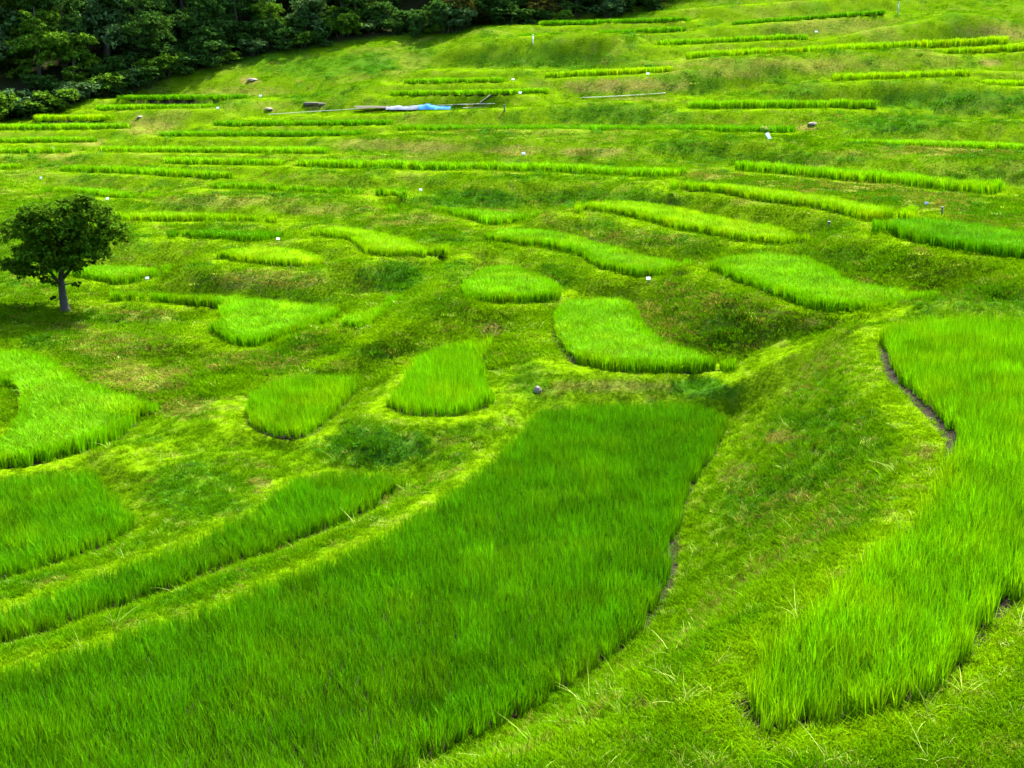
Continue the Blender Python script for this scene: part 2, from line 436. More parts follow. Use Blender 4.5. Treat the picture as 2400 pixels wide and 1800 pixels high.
def smooth_closed(P, per=5):
    P = np.asarray(P, float); n = len(P); out = []
    for i in range(n):
        p0, p1, p2, p3 = P[(i - 1) % n], P[i], P[(i + 1) % n], P[(i + 2) % n]
        for k in range(per):
            t = k / per
            # centripetal-ish: damp tangents on uneven spacing
            d = np.linalg.norm(p2 - p1) + 1e-6
            m1 = (p2 - p0) / (np.linalg.norm(p2 - p1) + np.linalg.norm(p1 - p0) + 1e-6) * d
            m2 = (p3 - p1) / (np.linalg.norm(p3 - p2) + np.linalg.norm(p2 - p1) + 1e-6) * d
            h00 = 2*t**3 - 3*t**2 + 1; h10 = t**3 - 2*t**2 + t; h01 = -2*t**3 + 3*t**2; h11 = t**3 - t**2
            out.append(h00 * p1 + h10 * m1 * .8 + h01 * p2 + h11 * m2 * .8)
    return np.array(out)

class Paddy: pass
paddies = []
for lab, tint, h, rh, poly in PADDIES + [(None, MID, lv, .1, q) for lv, q in LEDGES]:
    if np.mean([q[1] for q in poly]) < 420: rh = rh * 1.3
    P = np.asarray(poly, float)
    a = 0.5 * np.sum(P[:, 0] * np.roll(P[:, 1], -1) - np.roll(P[:, 0], -1) * P[:, 1])
    if a < 0: P = P[::-1]                      # clockwise on screen (y down -> positive area)
    S = smooth_closed(P)
    T = np.roll(S, -1, 0) - np.roll(S, 1, 0)
    nrm = np.stack([T[:, 1], -T[:, 0]], 1)
    nrm /= np.linalg.norm(nrm, axis=1, keepdims=True) + 1e-9
    back = smoothstep(-0.15, 0.45, -nrm[:, 1])  # 1 where the edge faces away (rice top seen), 0 where the foot is seen
    ramp_h = None
    if isinstance(h, tuple):                   # a path climbing along its length
        ramp_h = np.interp(S[:, 0], *zip(*sorted([(h[0], h[1]), (h[2], h[3])])))
        h = float(ramp_h.mean())
    if h is None:
        fr = back < 0.3
        vf, uf = S[fr, 1].mean(), S[fr, 0].mean()
        h = dist_guess(uf, vf) * (vf - HORIZON) / FPX
    zz = h - back * rh * 0.92
    # a plane seen almost edge-on: never let an outline run off to infinity
    x, y = unproject(S[:, 0], S[:, 1], np.full(len(S), h))
    xb, yb = unproject(S[:, 0], S[:, 1], zz)
    uc, vc = S[:, 0].mean(), S[:, 1].mean()
    p = Paddy()
    if vc < 420:                               # far strips are seen almost edge-on: lay them out from the foot of their front edge
        fr = back < 0.5
        order = np.argsort(S[fr, 0])
        uf_s, vf_s = S[fr, 0][order], S[fr, 1][order]
        vfi = np.interp(S[:, 0], uf_s, vf_s)
        vm = float(np.mean(vf_s))
        d0 = dist_guess(S[:, 0], vfi)
        p.zrel = -(vfi - HORIZON) * d0 / FPX
        thick = np.clip(vfi - S[:, 1], 0, None)
        tmax = max(thick.max(), 1e-3)
        hh_ = max(h, 1.0)
        depth = np.clip((tmax - rh * FPX / d0 * 0.9) * d0 ** 2 / (FPX * hh_), 1.5, 2.8)
        dd = d0 + np.clip(thick / tmax, 0, 1) ** 0.6 * depth
        x = (S[:, 0] - 1200) / FPX * dd
        y = dd.copy()
        p.h = -float(np.mean(p.zrel))
    elif ramp_h is not None:
        x, y = unproject(S[:, 0], S[:, 1], ramp_h)
        p.zrel = -ramp_h
        p.h = h
    else:
        x, y = xb, yb
        p.zrel = None
        p.h = float(h)
    p.xy = np.stack([x, y], 1)
    p.label, p.tint, p.rh = lab, np.array(tint), rh
    if p.zrel is not None and lab: p.tint = p.tint * np.array([1.25, 1.18, 1])
    p.dist = float(np.hypot(x, y).mean())
    if p.zrel is not None:                     # plane z = a + b*x fitted to the foot of the strip
        A = np.stack([np.ones(len(x)), x], 1)
        p.coef = np.linalg.lstsq(A, p.zrel, rcond=None)[0]
    else:
        p.coef = np.array([-p.h, 0.0])
    paddies.append(p)

DIAG = False
def poly_sd(px, py, poly):
    """signed distance (negative inside) to a closed polygon"""
    n = len(poly)
    d2 = np.full(px.shape, 1e18)
    inside = np.zeros(px.shape, bool)
    for i in range(n):
        ax, ay = poly[i]; bx, by = poly[(i + 1) % n]
        ex, ey = bx - ax, by - ay
        wx, wy = px - ax, py - ay
        t = np.clip((wx * ex + wy * ey) / (ex * ex + ey * ey + 1e-12), 0, 1)
        dx, dy = wx - ex * t, wy - ey * t
        d2 = np.minimum(d2, dx * dx + dy * dy)
        c = (ay > py) != (by > py)
        if c.any():
            xi = ax + (py - ay) / (by - ay + 1e-18) * ex
            inside ^= c & (px < xi)
    d = np.sqrt(d2)
    return np.where(inside, -d, d)

if DIAG:
    for i, p in enumerate(paddies):
        print('PADDY', i, str(p.label)[:40], 'h', round(p.h, 2), 'd', p.xy[:, 1].min().round(1), p.xy[:, 1].max().round(1))
        for j in range(i):
            q = paddies[j]
            sd = poly_sd(p.xy[:, 0], p.xy[:, 1], q.xy); k_ = sd.argmin()
            dz = abs((p.coef[0] + p.coef[1] * p.xy[k_, 0]) - (q.coef[0] + q.coef[1] * p.xy[k_, 0]))
            if sd[k_] < 0.3 or dz / max(sd[k_], .01) > 0.9: print('   STEEP', i, j, str(q.label)[:40], 'dist', sd[k_].round(2), 'dz', dz.round(2))

# ------------------------------------------------------------------ hillside: levels solved between the paddies
CELL = 0.0032
S0, S1 = math.log(3.0), math.log(185.0)
NS = int((S1 - S0) / CELL) // 16 * 16 + 1
TH = R(33)
NT = int(2 * TH / CELL) // 16 * 16 + 1
s_ax = S0 + np.arange(NS) * CELL
t_ax = (np.arange(NT) - (NT - 1) / 2) * CELL
r_ax = np.exp(s_ax)
GX = np.sin(t_ax)[None, :] * r_ax[:, None]
GY = np.cos(t_ax)[None, :] * r_ax[:, None]

near_d = np.full((NS, NT), 1e9); near_z = np.zeros((NS, NT)); near_i = np.full((NS, NT), -1); crop_d = np.full((NS, NT), 1e9)
second_d = np.full((NS, NT), 1e9); second_z = np.zeros((NS, NT))
MARG = 9.0
for i, p in enumerate(paddies):
    th = np.arctan2(p.xy[:, 0], p.xy[:, 1]); rr = np.hypot(p.xy[:, 0], p.xy[:, 1])
    r0, r1 = max(rr.min() - MARG, 3.0), rr.max() + MARG
    mt = MARG / rr.min()
    i0, i1 = np.searchsorted(r_ax, [r0, r1]); j0, j1 = np.searchsorted(t_ax, [th.min() - mt, th.max() + mt])
    if i1 <= i0 or j1 <= j0: continue
    sl = (slice(i0, i1), slice(j0, j1))
    sd = poly_sd(GX[sl], GY[sl], p.xy)
    z = p.coef[0] + p.coef[1] * GX[sl]
    nd, nz, ni = near_d[sl], near_z[sl], near_i[sl]
    closer = sd < nd
    if p.label: crop_d[sl] = np.minimum(crop_d[sl], sd)
    second_d[sl] = np.where(closer, nd, np.minimum(second_d[sl], sd))
    second_z[sl] = np.where(closer, nz, np.where(sd <= second_d[sl], z, second_z[sl]))
    near_d[sl] = np.where(closer, sd, nd)
    near_z[sl] = np.where(closer, z, nz)
    near_i[sl] = np.where(closer, i, ni)

fix = np.zeros((NS, NT), bool); val = np.zeros((NS, NT))
WIDE = 0.30 + 0.020 * np.exp(s_ax)[:, None]          # level bench in front of a field
RING = np.where((second_z > near_z + 0.12) & (second_d < 8), 0.22, WIDE)   # on its uphill side the bank starts at once
inside = near_d <= 0.0
ring = (near_d > 0) & (near_d < RING)
fix |= inside | ring
val = np.where(inside, near_z - 0.02, val)
bund = 0.09 * smoothstep(0.0, 0.15, near_d)
val = np.where(ring, near_z + bund, val)
both = ring & (second_d < RING)
wgt = second_d / (near_d + second_d + 1e-6)
val = np.where(both, (near_z + bund) * wgt + (second_z + bund) * (1 - wgt), val)

# loose control points: photo pixel, level under camera, radius
CTRL = [(1200,1800,9.0,.5),(1400,1800,8.2,.5),(1600,1800,7.45,.5),(1750,1800,6.95,.4),(2000,1800,6.55,.4),(2200,1760,6.45,.4),(2400,1800,5.7,.5),(2400,1600,6.2,.5),(2330,1590,6.5,.3),
        (150,727,9.85,.6),(2400,660,6.6,.8),(2060,741,7.0,.4),
        (1780,930,8.2,.6),(1900,850,7.5,.6),(2000,790,7.0,.6),(1960,760,7.2,.5),
        (230,860,9.9,.8),(400,900,9.75,.8),(480,1050,10.0,.5),(300,1085,10.25,.4)]
for u, v in [(560,270),(520,280),(470,298),(430,312),(380,324),(330,336),(260,352),(200,367),(150,382),(100,397),(50,415),(0,432),(-60,450)]:
    CTRL.append((u, v, float(dist_guess(u, v) * (v - HORIZON) / FPX) - 0.15, .9))
EDGE = [(-150,303),(0,290),(150,255),(300,208),(450,170),(640,130),(900,95),(1100,75),(1300,50),(1540,15),(1800,5),(2150,-12),(2400,-20),(2600,-20)]
for u, v in EDGE:
    d = float(dist_guess(u, v)) + 2.5
    CTRL.append((u, v, d * (v - HORIZON) / FPX, 1.0, d))
soft = np.zeros((NS, NT), bool)
for u, v, h, rad, *d in CTRL:
    if d: x, y = (u - 1200) / FPX * d[0], d[0]
    else: x, y = unproject(u, v, h)
    m = ((GX - x) ** 2 + (GY - y) ** 2 < rad * rad) & ~inside & ~ring
    soft |= m
    fix |= m
    val = np.where(m, -h, val)
# the overlook the photographer stands on, and the hill going on upward
m = GY * 0 + np.exp(s_ax)[:, None] < 8.3
fix |= m; val = np.where(m, -(2.2 + 0.5 * np.exp(s_ax)[:, None]), val)
fix[-1, :] = True
val[-1, :] = 24.0 + 3 * np.sin(t_ax * 5)

Z = None
for L, its in ((16, 500), (8, 300), (4, 200), (2, 120), (1, 80)):
    if L == 2: fix &= ~soft
    if L > 1:      # a coarse cell is fixed at the mean of whatever is fixed inside it
        pf = np.pad(fix, ((L // 2, L // 2 - 1), (L // 2, L // 2 - 1))).astype(float)
        pv = np.pad(np.where(fix, val, 0), ((L // 2, L // 2 - 1), (L // 2, L // 2 - 1)))
        a_, b_ = pf.shape[0] // L, pf.shape[1] // L
        cnt = pf[:a_ * L, :b_ * L].reshape(a_, L, b_, L).sum((1, 3))
        sm = pv[:a_ * L, :b_ * L].reshape(a_, L, b_, L).sum((1, 3))
        f = cnt > 0
        vv = sm / np.maximum(cnt, 1)
    else:
        f, vv = fix, val
    if Z is None:
        Z = np.where(f, vv, np.mean(vv[f]))
    else:
        zc = Z
        Zn = np.zeros(f.shape)
        Zn[::2, ::2] = zc
        Zn[1::2, ::2] = 0.5 * (zc[:-1] + zc[1:])
        Zn[:, 1::2] = 0.5 * (Zn[:, :-1:2] + Zn[:, 2::2])
        Z = np.where(f, vv, Zn)
    for _ in range(its):
        P = np.pad(Z, 1, mode='edge')
        A = 0.25 * (P[:-2, 1:-1] + P[2:, 1:-1] + P[1:-1, :-2] + P[1:-1, 2:])
        Z = np.where(f, vv, A)

# terrace profile: a level bench in front of the upper field, then a steep grassy bank down to the lower one
zu, zl_ = np.maximum(near_z, second_z), np.minimum(near_z, second_z)
du = np.where(near_z >= second_z, near_d, second_d); dl = np.where(near_z >= second_z, second_d, near_d)
gap = np.clip(du, 0, None) + np.clip(dl, 0, None)
run = np.minimum(1.5 * (zu - zl_) + 0.6, np.maximum(gap - 0.45, 0.2))            # how far the bank reaches in plan
bench = np.clip(gap - run - 0.15, 0.25, np.maximum(WIDE, 0.55 * gap))
tt = np.clip((np.clip(du, 0, None) - bench) / np.maximum(gap - bench - 0.15, 0.1), 0, 1)
step = tt * tt * (3 - 2 * tt)
wgt = smoothstep(15.0, 9.0, gap) * smoothstep(0.15, 0.5, zu - zl_) * (second_d < 1e8) * ~inside
Z = Z * (1 - wgt * .94) + (zu + (zl_ - zu) * step + 0.06) * wgt * .94
# soften bund corners, then natural unevenness on the grassy slopes
for it_ in range(24):
    P = np.pad(Z, 1, mode='edge')
    A = 0.25 * (P[:-2, 1:-1] + P[2:, 1:-1] + P[1:-1, :-2] + P[1:-1, 2:])
    Z = np.where((near_d < RING) | ((it_ >= 8) & (np.exp(s_ax)[:, None] > 46)), Z, A)
for _ in range(4):
    P = np.pad(Z, 1, mode='edge')
    A = 0.25 * (P[:-2, 1:-1] + P[2:, 1:-1] + P[1:-1, :-2] + P[1:-1, 2:])
    Z = np.where(near_d < 0.10, Z, A)
free = smoothstep(0.3, 1.6, near_d)
lump = (fbm(GX * 0.45, GY * 0.45, 3, 3) - 0.5) * 0.40 + (fbm(GX * 1.7, GY * 1.7, 11, 3) - 0.5) * 0.16
Z = Z + lump * free * smoothstep(8, 14, np.exp(s_ax)[:, None]) * (0.6 + 0.4 * smoothstep(30, 70, np.exp(s_ax)[:, None]))
Z = Z + (fbm(GX * 4.0, GY * 4.0, 23, 3) - 0.5) * 0.06 * smoothstep(0.05, 0.3, near_d)

# surface character, fixed to the ground: dry grass, rank weeds, bare mud, leaf litter
PU, PV = project(GX, GY, Z)
def blobs(lst, seed):
    out = np.zeros((NS, NT))
    wob = fbm(GX * 0.9, GY * 0.9, seed, 4)
    wob2 = fbm(GX * 3.5, GY * 3.5, seed + 5, 3)
    for u, v, ru, rv, k in lst:
        q = ((PU - u) / ru) ** 2 + ((PV - v) / rv) ** 2
        out = np.maximum(out, k * smoothstep(1.35, 0.2, q + (wob - 0.5) * 1.6 + (wob2 - 0.5) * 1.4))
    return out
DRY = [(590,190,26,9,1),(630,257,20,7,.7),(745,252,34,7,.9),(1000,345,130,14,.75),(1200,352,70,12,.7),(1380,357,95,11,.8),(860,338,90,14,.6),
       (1480,200,170,16,1),(1390,212,60,8,.9),(350,296,70,22,.7),(210,332,40,12,.7),(130,362,60,12,.6),(2330,76,90,18,.8),(2320,146,26,9,1),(1690,172,140,12,.55),
       (1920,160,60,14,.6),(2240,352,190,13,.85),(2020,440,190,14,.6),(1660,412,90,10,.6),(612,1130,36,15,.85),(330,742,90,14,.7),(170,770,60,14,.6),
       (330,885,130,34,.8),(430,955,70,22,.7),(250,805,150,34,.45),(620,655,150,22,.55),(1710,705,100,16,.7),(1905,757,24,9,1),(1820,735,30,9,.7),(1600,740,140,70,.4),
       (1152,775,30,18,.9),(1850,1025,55,14,.7),(2045,1030,22,9,.7),(1880,1166,45,16,.7),(2168,1055,14,26,1),(1420,905,160,14,.5),(520,470,190,14,.55),(760,490,120,14,.5),
       (960,515,110,16,.5),(1480,560,160,18,.45),(1850,470,160,14,.45),(560,215,120,12,.4),(1950,60,160,22,.5),(1800,150,300,14,.5),(1120,250,40,6,.9),(1500,232,80,5,.6),
       (1000,1180,40,10,.5),(1890,300,30,8,.9),(2200,470,110,26,.5),(1230,310,260,10,.3),(1740,1120,60,40,.4),(1960,1240,60,40,.4),(1350,480,60,16,.3),(600,845,160,22,.4),(700,930,40,60,.3)]
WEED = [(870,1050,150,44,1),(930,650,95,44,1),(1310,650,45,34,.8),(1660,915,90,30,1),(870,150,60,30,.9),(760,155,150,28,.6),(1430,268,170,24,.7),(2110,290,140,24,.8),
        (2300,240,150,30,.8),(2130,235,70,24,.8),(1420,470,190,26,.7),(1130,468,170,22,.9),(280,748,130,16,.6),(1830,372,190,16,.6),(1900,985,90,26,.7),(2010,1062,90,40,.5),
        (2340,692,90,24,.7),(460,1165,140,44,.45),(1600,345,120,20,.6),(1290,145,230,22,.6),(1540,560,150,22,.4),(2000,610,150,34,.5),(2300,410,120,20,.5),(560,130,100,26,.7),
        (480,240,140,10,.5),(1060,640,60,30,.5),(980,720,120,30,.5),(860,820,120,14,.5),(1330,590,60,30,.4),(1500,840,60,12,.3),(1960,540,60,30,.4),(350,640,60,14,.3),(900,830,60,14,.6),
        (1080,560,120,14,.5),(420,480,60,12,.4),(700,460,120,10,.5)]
dry = blobs(DRY, 31)
dn = fbm(GX * 0.35, GY * 0.35, 41, 4)
bank = smoothstep(0.4, 1.4, near_d)
dry = np.maximum(dry, smoothstep(0.52, 0.78, dn) * 0.35 * bank)
dry = np.maximum(dry, smoothstep(0.58, 0.8, fbm(GX * 2.2, GY * 2.2, 47, 4)) * 0.35)
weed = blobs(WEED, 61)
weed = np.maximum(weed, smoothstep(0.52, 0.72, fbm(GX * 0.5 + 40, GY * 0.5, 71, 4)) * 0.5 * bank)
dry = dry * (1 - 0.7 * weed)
mud = smoothstep(0.06, -0.02, crop_d)
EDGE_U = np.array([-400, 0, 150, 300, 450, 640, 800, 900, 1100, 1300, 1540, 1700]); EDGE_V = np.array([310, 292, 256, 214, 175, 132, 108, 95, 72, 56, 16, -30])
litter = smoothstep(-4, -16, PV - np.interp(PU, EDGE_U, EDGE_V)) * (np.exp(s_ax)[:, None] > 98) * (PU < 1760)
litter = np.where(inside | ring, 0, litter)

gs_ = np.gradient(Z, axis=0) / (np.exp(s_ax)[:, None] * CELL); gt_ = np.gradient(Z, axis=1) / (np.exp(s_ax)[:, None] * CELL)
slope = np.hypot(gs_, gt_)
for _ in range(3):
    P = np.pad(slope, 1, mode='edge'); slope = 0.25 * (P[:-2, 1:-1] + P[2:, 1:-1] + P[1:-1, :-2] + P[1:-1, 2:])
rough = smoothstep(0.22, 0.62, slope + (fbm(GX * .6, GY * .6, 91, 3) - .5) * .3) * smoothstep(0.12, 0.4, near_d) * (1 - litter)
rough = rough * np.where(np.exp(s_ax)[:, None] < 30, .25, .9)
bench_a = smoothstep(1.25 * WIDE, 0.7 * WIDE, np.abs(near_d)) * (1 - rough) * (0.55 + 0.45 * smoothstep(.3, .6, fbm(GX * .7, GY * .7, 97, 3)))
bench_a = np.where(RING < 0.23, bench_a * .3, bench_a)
# one ground sheet: the fine fan in front, coarser sectors closing the circle, outer rings to the horizon
th_extra = np.linspace(TH, 2 * math.pi - TH, 74)[1:-1]
zl, zr = Z[:, 0], Z[:, -1]
k_ax = np.arange(0, NS, 8)
k_ax = np.append(k_ax, NS - 1) if k_ax[-1] != NS - 1 else k_ax
idx = np.arange(NS * NT).reshape(NS, NT)
F1 = np.stack([idx[:-1, :-1], idx[:-1, 1:], idx[1:, 1:], idx[1:, :-1]], -1).reshape(-1, 4)
V1 = np.stack([GX, GY, Z], -1).reshape(-1, 3)
ttx = np.concatenate([[TH], th_extra, [2 * math.pi - TH]])
wl = (np.arange(len(ttx)) / (len(ttx) - 1))
wl = wl * wl * (3 - 2 * wl)
rr = r_ax[k_ax]
X2 = rr[:, None] * np.sin(ttx)[None]; Y2 = rr[:, None] * np.cos(ttx)[None]
Z2 = zr[k_ax][:, None] * (1 - wl) + zl[k_ax][:, None] * wl
X2[:, 0] = GX[k_ax, -1]; Y2[:, 0] = GY[k_ax, -1]; X2[:, -1] = GX[k_ax, 0]; Y2[:, -1] = GY[k_ax, 0]
n2 = len(V1)
id2 = n2 + np.arange(X2.size).reshape(X2.shape)
F2 = np.stack([id2[:-1, :-1], id2[:-1, 1:], id2[1:, 1:], id2[1:, :-1]], -1).reshape(-1, 4)
V2 = np.stack([X2, Y2, Z2], -1).reshape(-1, 3)
# outer rings (r 165 -> 1500) and the small cap under the camera
tall = np.concatenate([t_ax[::8], ttx[1:-1]])
ztop = np.concatenate([Z[-1, ::8], Z2[-1, 1:-1]])
zin = np.concatenate([Z[0, ::8], Z2[0, 1:-1]])
ro = np.array([r_ax[-1] - .01, 220, 320, 500, 900, 1500.0])
zo = np.array([0, 22, 50, 80, 105, 120.0])
X3 = ro[:, None] * np.sin(tall); Y3 = ro[:, None] * np.cos(tall); Z3 = ztop[None] + zo[:, None]
Z3[0] -= 0.05
n3 = n2 + len(V2)
id3 = n3 + np.arange(X3.size).reshape(X3.shape)
nx = np.roll(id3, -1, 1)
F3 = np.stack([id3[:-1], nx[:-1], nx[1:], id3[1:]], -1).reshape(-1, 4)
V3 = np.stack([X3, Y3, Z3], -1).reshape(-1, 3)
ri = np.array([3.001, 1.5, 0.3])
X4 = ri[:, None] * np.sin(tall); Y4 = ri[:, None] * np.cos(tall); Z4 = np.stack([zin - 0.01, zin * 0 - 2.95, zin * 0 - 2.35])
n4 = n3 + len(V3)
id4 = n4 + np.arange(X4.size).reshape(X4.shape)
nx4 = np.roll(id4, -1, 1)
F4 = np.stack([id4[1:], nx4[1:], nx4[:-1], id4[:-1]], -1).reshape(-1, 4)
V4 = np.stack([X4, Y4, Z4], -1).reshape(-1, 3)
VV = np.concatenate([V1, V2, V3, V4]); FF = np.concatenate([F1, F2, F3, F4])[:, ::-1]
me = np_mesh('hillside', VV, FF, M_GROUND)
pad = len(VV) - NS * NT
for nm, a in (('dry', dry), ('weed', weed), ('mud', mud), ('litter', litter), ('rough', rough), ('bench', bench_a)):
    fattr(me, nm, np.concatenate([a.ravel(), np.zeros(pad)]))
me.shade_smooth()
hill = bpy.data.objects.new('hillside', me)
C.objects.link(hill)
tag(hill, kind='structure')

def sample(field, x, y):
    s = (np.log(np.hypot(x, y)) - S0) / CELL
    t = np.arctan2(x, y) / CELL + (NT - 1) / 2
    s = np.clip(s, 0, NS - 1.001); t = np.clip(t, 0, NT - 1.001)
    i, j = s.astype(int), t.astype(int)
    a, b = s - i, t - j
    return (field[i, j] * (1 - a) + field[i + 1, j] * a) * (1 - b) + (field[i, j + 1] * (1 - a) + field[i + 1, j + 1] * a) * b

def zat(x, y):
    return float(sample(Z, np.array([x], float), np.array([y], float))[0])

def ground_at(u, v):
    """first point of the hillside seen at a photo pixel"""
    x = (u - W0 / 2) / FPX; y = (H0 / 2 - v) / FPX
    d = np.array([x, CP + y * SP, -SP + y * CP])
    hor = math.hypot(d[0], d[1])
    t = r_ax / hor
    zt = sample(Z, d[0] * t, d[1] * t)
    hit = np.where((d[2] * t <= zt) & (r_ax > 9))[0]
    k = hit[0] if len(hit) else NS - 2
    return Vector((d[0] * t[k], d[1] * t[k], zt[k]))

# ------------------------------------------------------------------ plants: blade tufts and the scatter that sets them out
def tuft(name, n, height, width, spread, lean, seg, seed, mat=None, droop=0.35, hvar=0.25):
    r = np.random.default_rng(seed)
    V, F = [], []
    for b in range(n):
        a = r.uniform(0, 2 * math.pi); q = spread * math.sqrt(r.uniform(0, 1))
        bx, by = q * math.cos(a), q * math.sin(a)
        la = a + r.normal(0, 0.9)
        ln = abs(r.normal(0, lean)) + 0.03
        hh = height * (1 + r.uniform(-hvar, hvar)); w = width * r.uniform(0.7, 1.25)
        fa = la + math.pi / 2 + r.normal(0, .45)
        wx, wy = math.cos(fa) * w / 2, math.sin(fa) * w / 2
        dr = droop * r.uniform(0.2, 1.3)
        base = len(V)
        for k in range(seg + 1):
            t = k / seg
            out = hh * (ln * t + dr * t ** 3 * 0.7)
            z = hh * (t - dr * 0.35 * t ** 3)
            cx, cy = bx + math.cos(la) * out, by + math.sin(la) * out
            tw = (1.0 if t < 0.5 else 1 - (t - 0.5) * 1.9)
            tw = max(tw, 0.05)
            V += [(cx - wx * tw, cy - wy * tw, z), (cx + wx * tw, cy + wy * tw, z)]
            if k:
                i = base + 2 * k
                F.append((i - 2, i - 1, i + 1, i))
    return mesh_obj(name, V, F, mat, link=False)

def leafy(name, n, height, leaf, spread, seed, mat):
    r = np.random.default_rng(seed)
    V, F = [], []
    for b in range(n):
        a = r.uniform(0, 2 * math.pi); q = spread * math.sqrt(r.uniform(0, 1))
        c = np.array([q * math.cos(a), q * math.sin(a), height * (0.25 + 0.75 * r.uniform()) * (1.1 - 0.6 * q / spread)])
        nrm = np.array([r.normal(0, .6), r.normal(0, .6), 1.0]); nrm /= np.linalg.norm(nrm)
        t = np.cross(nrm, [math.cos(a + 1), math.sin(a + 1), 0]); t /= np.linalg.norm(t)
        bt = np.cross(nrm, t); L = leaf * r.uniform(0.6, 1.3)
        i = len(V)
        V += [c - t * L, c + bt * L * .45 + nrm * L * .1, c + t * L - nrm * L * .25, c - bt * L * .45 + nrm * L * .1]
        F.append((i, i + 1, i + 2, i + 3))
    return mesh_obj(name, V, F, mat, link=False)

def source_collection(name, objs):
    c = bpy.data.collections.new(name)
    for k, o in enumerate(objs):
        o.name = '%s_%02d' % (name, k)
        c.objects.link(o)
    return c

def join_tufts(name, sp, kw, nb, seed):
    r = np.random.default_rng(seed)
    V, F = [], []
    for i in range(nb):
        for j in range(nb):
            t = tuft('t', seed=seed * 31 + i * nb + j, mat=None, **kw)
            m = t.data; n = len(m.vertices)
            co = np.empty(n * 3, np.float32); m.vertices.foreach_get('co', co); co = co.reshape(-1, 3)
            co[:, 2] *= r.normal(1, .08)
            co[:, 0] += (i - (nb - 1) / 2) * sp + r.normal(0, sp * .2); co[:, 1] += (j - (nb - 1) / 2) * sp + r.normal(0, sp * .2)
            fi = np.empty(len(m.polygons) * 4, np.int32); m.polygons.foreach_get('vertices', fi)
            F.append(fi.reshape(-1, 4) + sum(len(v) for v in V)); V.append(co)
            bpy.data.objects.remove(t); bpy.data.meshes.remove(m)
    return bpy.data.objects.new(name, np_mesh(name, np.concatenate(V), np.concatenate(F), M_RICE))
NBLK, NSING = 4, 5
def rice_set(sp, kw, seed):
    edge = dict(kw, droop=kw['droop'] * (.6 if sp < .18 else .15), lean=kw['lean'] * (.8 if sp < .18 else .5), n=int(kw['n'] * (1.25 if sp < .18 else 1.7)), height=kw['height'] * (.95 if sp < .18 else .86))   # margin plants stand more upright
    one = [tuft('t', seed=seed + k, mat=M_RICE, **edge) for k in range(NSING)] + [tuft('t', seed=seed + 50 + k, mat=M_RICE, **kw) for k in range(NSING)]
    return one + [join_tufts('t', sp, kw, NBLK, seed + 10 + k) for k in range(5)]

SRC = {
 'rice_near': source_collection('rice_near', rice_set(.165, dict(n=28, height=.45, width=.0105, spread=.058, lean=.13, seg=4, droop=.24, hvar=.22), 100)),
 'rice_mid': source_collection('rice_mid', rice_set(.20, dict(n=34, height=.54, width=.018, spread=.12, lean=.12, seg=4, droop=.8, hvar=.12), 130)),
 'rice_far': source_collection('rice_far', rice_set(.28, dict(n=28, height=.54, width=.030, spread=.17, lean=.10, seg=3, droop=.75, hvar=.10), 160)),
 'grass_near': source_collection('grass_near', [tuft('t', 38, .075, .0085, .13, .55, 3, 160 + k, M_GRASS, .7, .5) for k in range(6)]),
 'grass_far': source_collection('grass_far', [tuft('t', 50, .08, .018, .36, .6, 2, 180 + k, M_GRASS, .6, .5) for k in range(5)]),
 'long_grass': source_collection('long_grass', [tuft('t', 9, .34, .009, .06, .55, 4, 200 + k, M_GRASS, 1.0, .35) for k in range(4)]),
 'weeds': source_collection('weeds', [leafy('t', 46, .20, .040, .22, 220 + k, M_WEED) for k in range(4)]),
}

GN = {}
def scatter_group(key):
    if key in GN: return GN[key]
    g = bpy.data.node_groups.new('scatter_' + key, 'GeometryNodeTree')
    g.interface.new_socket('Geometry', in_out='INPUT', socket_type='NodeSocketGeometry')
    g.interface.new_socket('Geometry', in_out='OUTPUT', socket_type='NodeSocketGeometry')
    N, L = g.nodes, g.links
    gi, go = N.new('NodeGroupInput'), N.new('NodeGroupOutput')
    ci = N.new('GeometryNodeCollectionInfo')
    ci.inputs['Collection'].default_value = SRC[key]
    ci.inputs['Separate Children'].default_value = True
    ci.inputs['Reset Children'].default_value = True
    iop = N.new('GeometryNodeInstanceOnPoints')
    iop.inputs['Pick Instance'].default_value = True
    def named(n, dt):
        a = N.new('GeometryNodeInputNamedAttribute'); a.data_type = dt; a.inputs['Name'].default_value = n
        return a.outputs['Attribute']
    L.new(gi.outputs[0], iop.inputs['Points'])
    L.new(ci.outputs[0], iop.inputs['Instance'])
    L.new(named('pick', 'INT'), iop.inputs['Instance Index'])
    L.new(named('turn', 'FLOAT_VECTOR'), iop.inputs['Rotation'])
    L.new(named('size', 'FLOAT_VECTOR'), iop.inputs['Scale'])
    L.new(iop.outputs[0], go.inputs[0])
    GN[key] = g
    return g

def scatter(name, key, pos, turn, size, tint, parent=None, pick=None):
    me = bpy.data.meshes.new(name)
    me.vertices.add(len(pos))
    me.vertices.foreach_set('co', np.ascontiguousarray(pos, np.float32).ravel())
    iattr(me, 'pick', rng.integers(0, len(SRC[key].objects), len(pos)) if pick is None else pick)
    vattr(me, 'turn', turn); vattr(me, 'size', size); vattr(me, 'tint', tint)
    o = bpy.data.objects.new(name, me)
    C.objects.link(o)
    if parent: o.parent = parent
    md = o.modifiers.new('scatter', 'NODES')
    md.node_group = scatter_group(key)
    return o

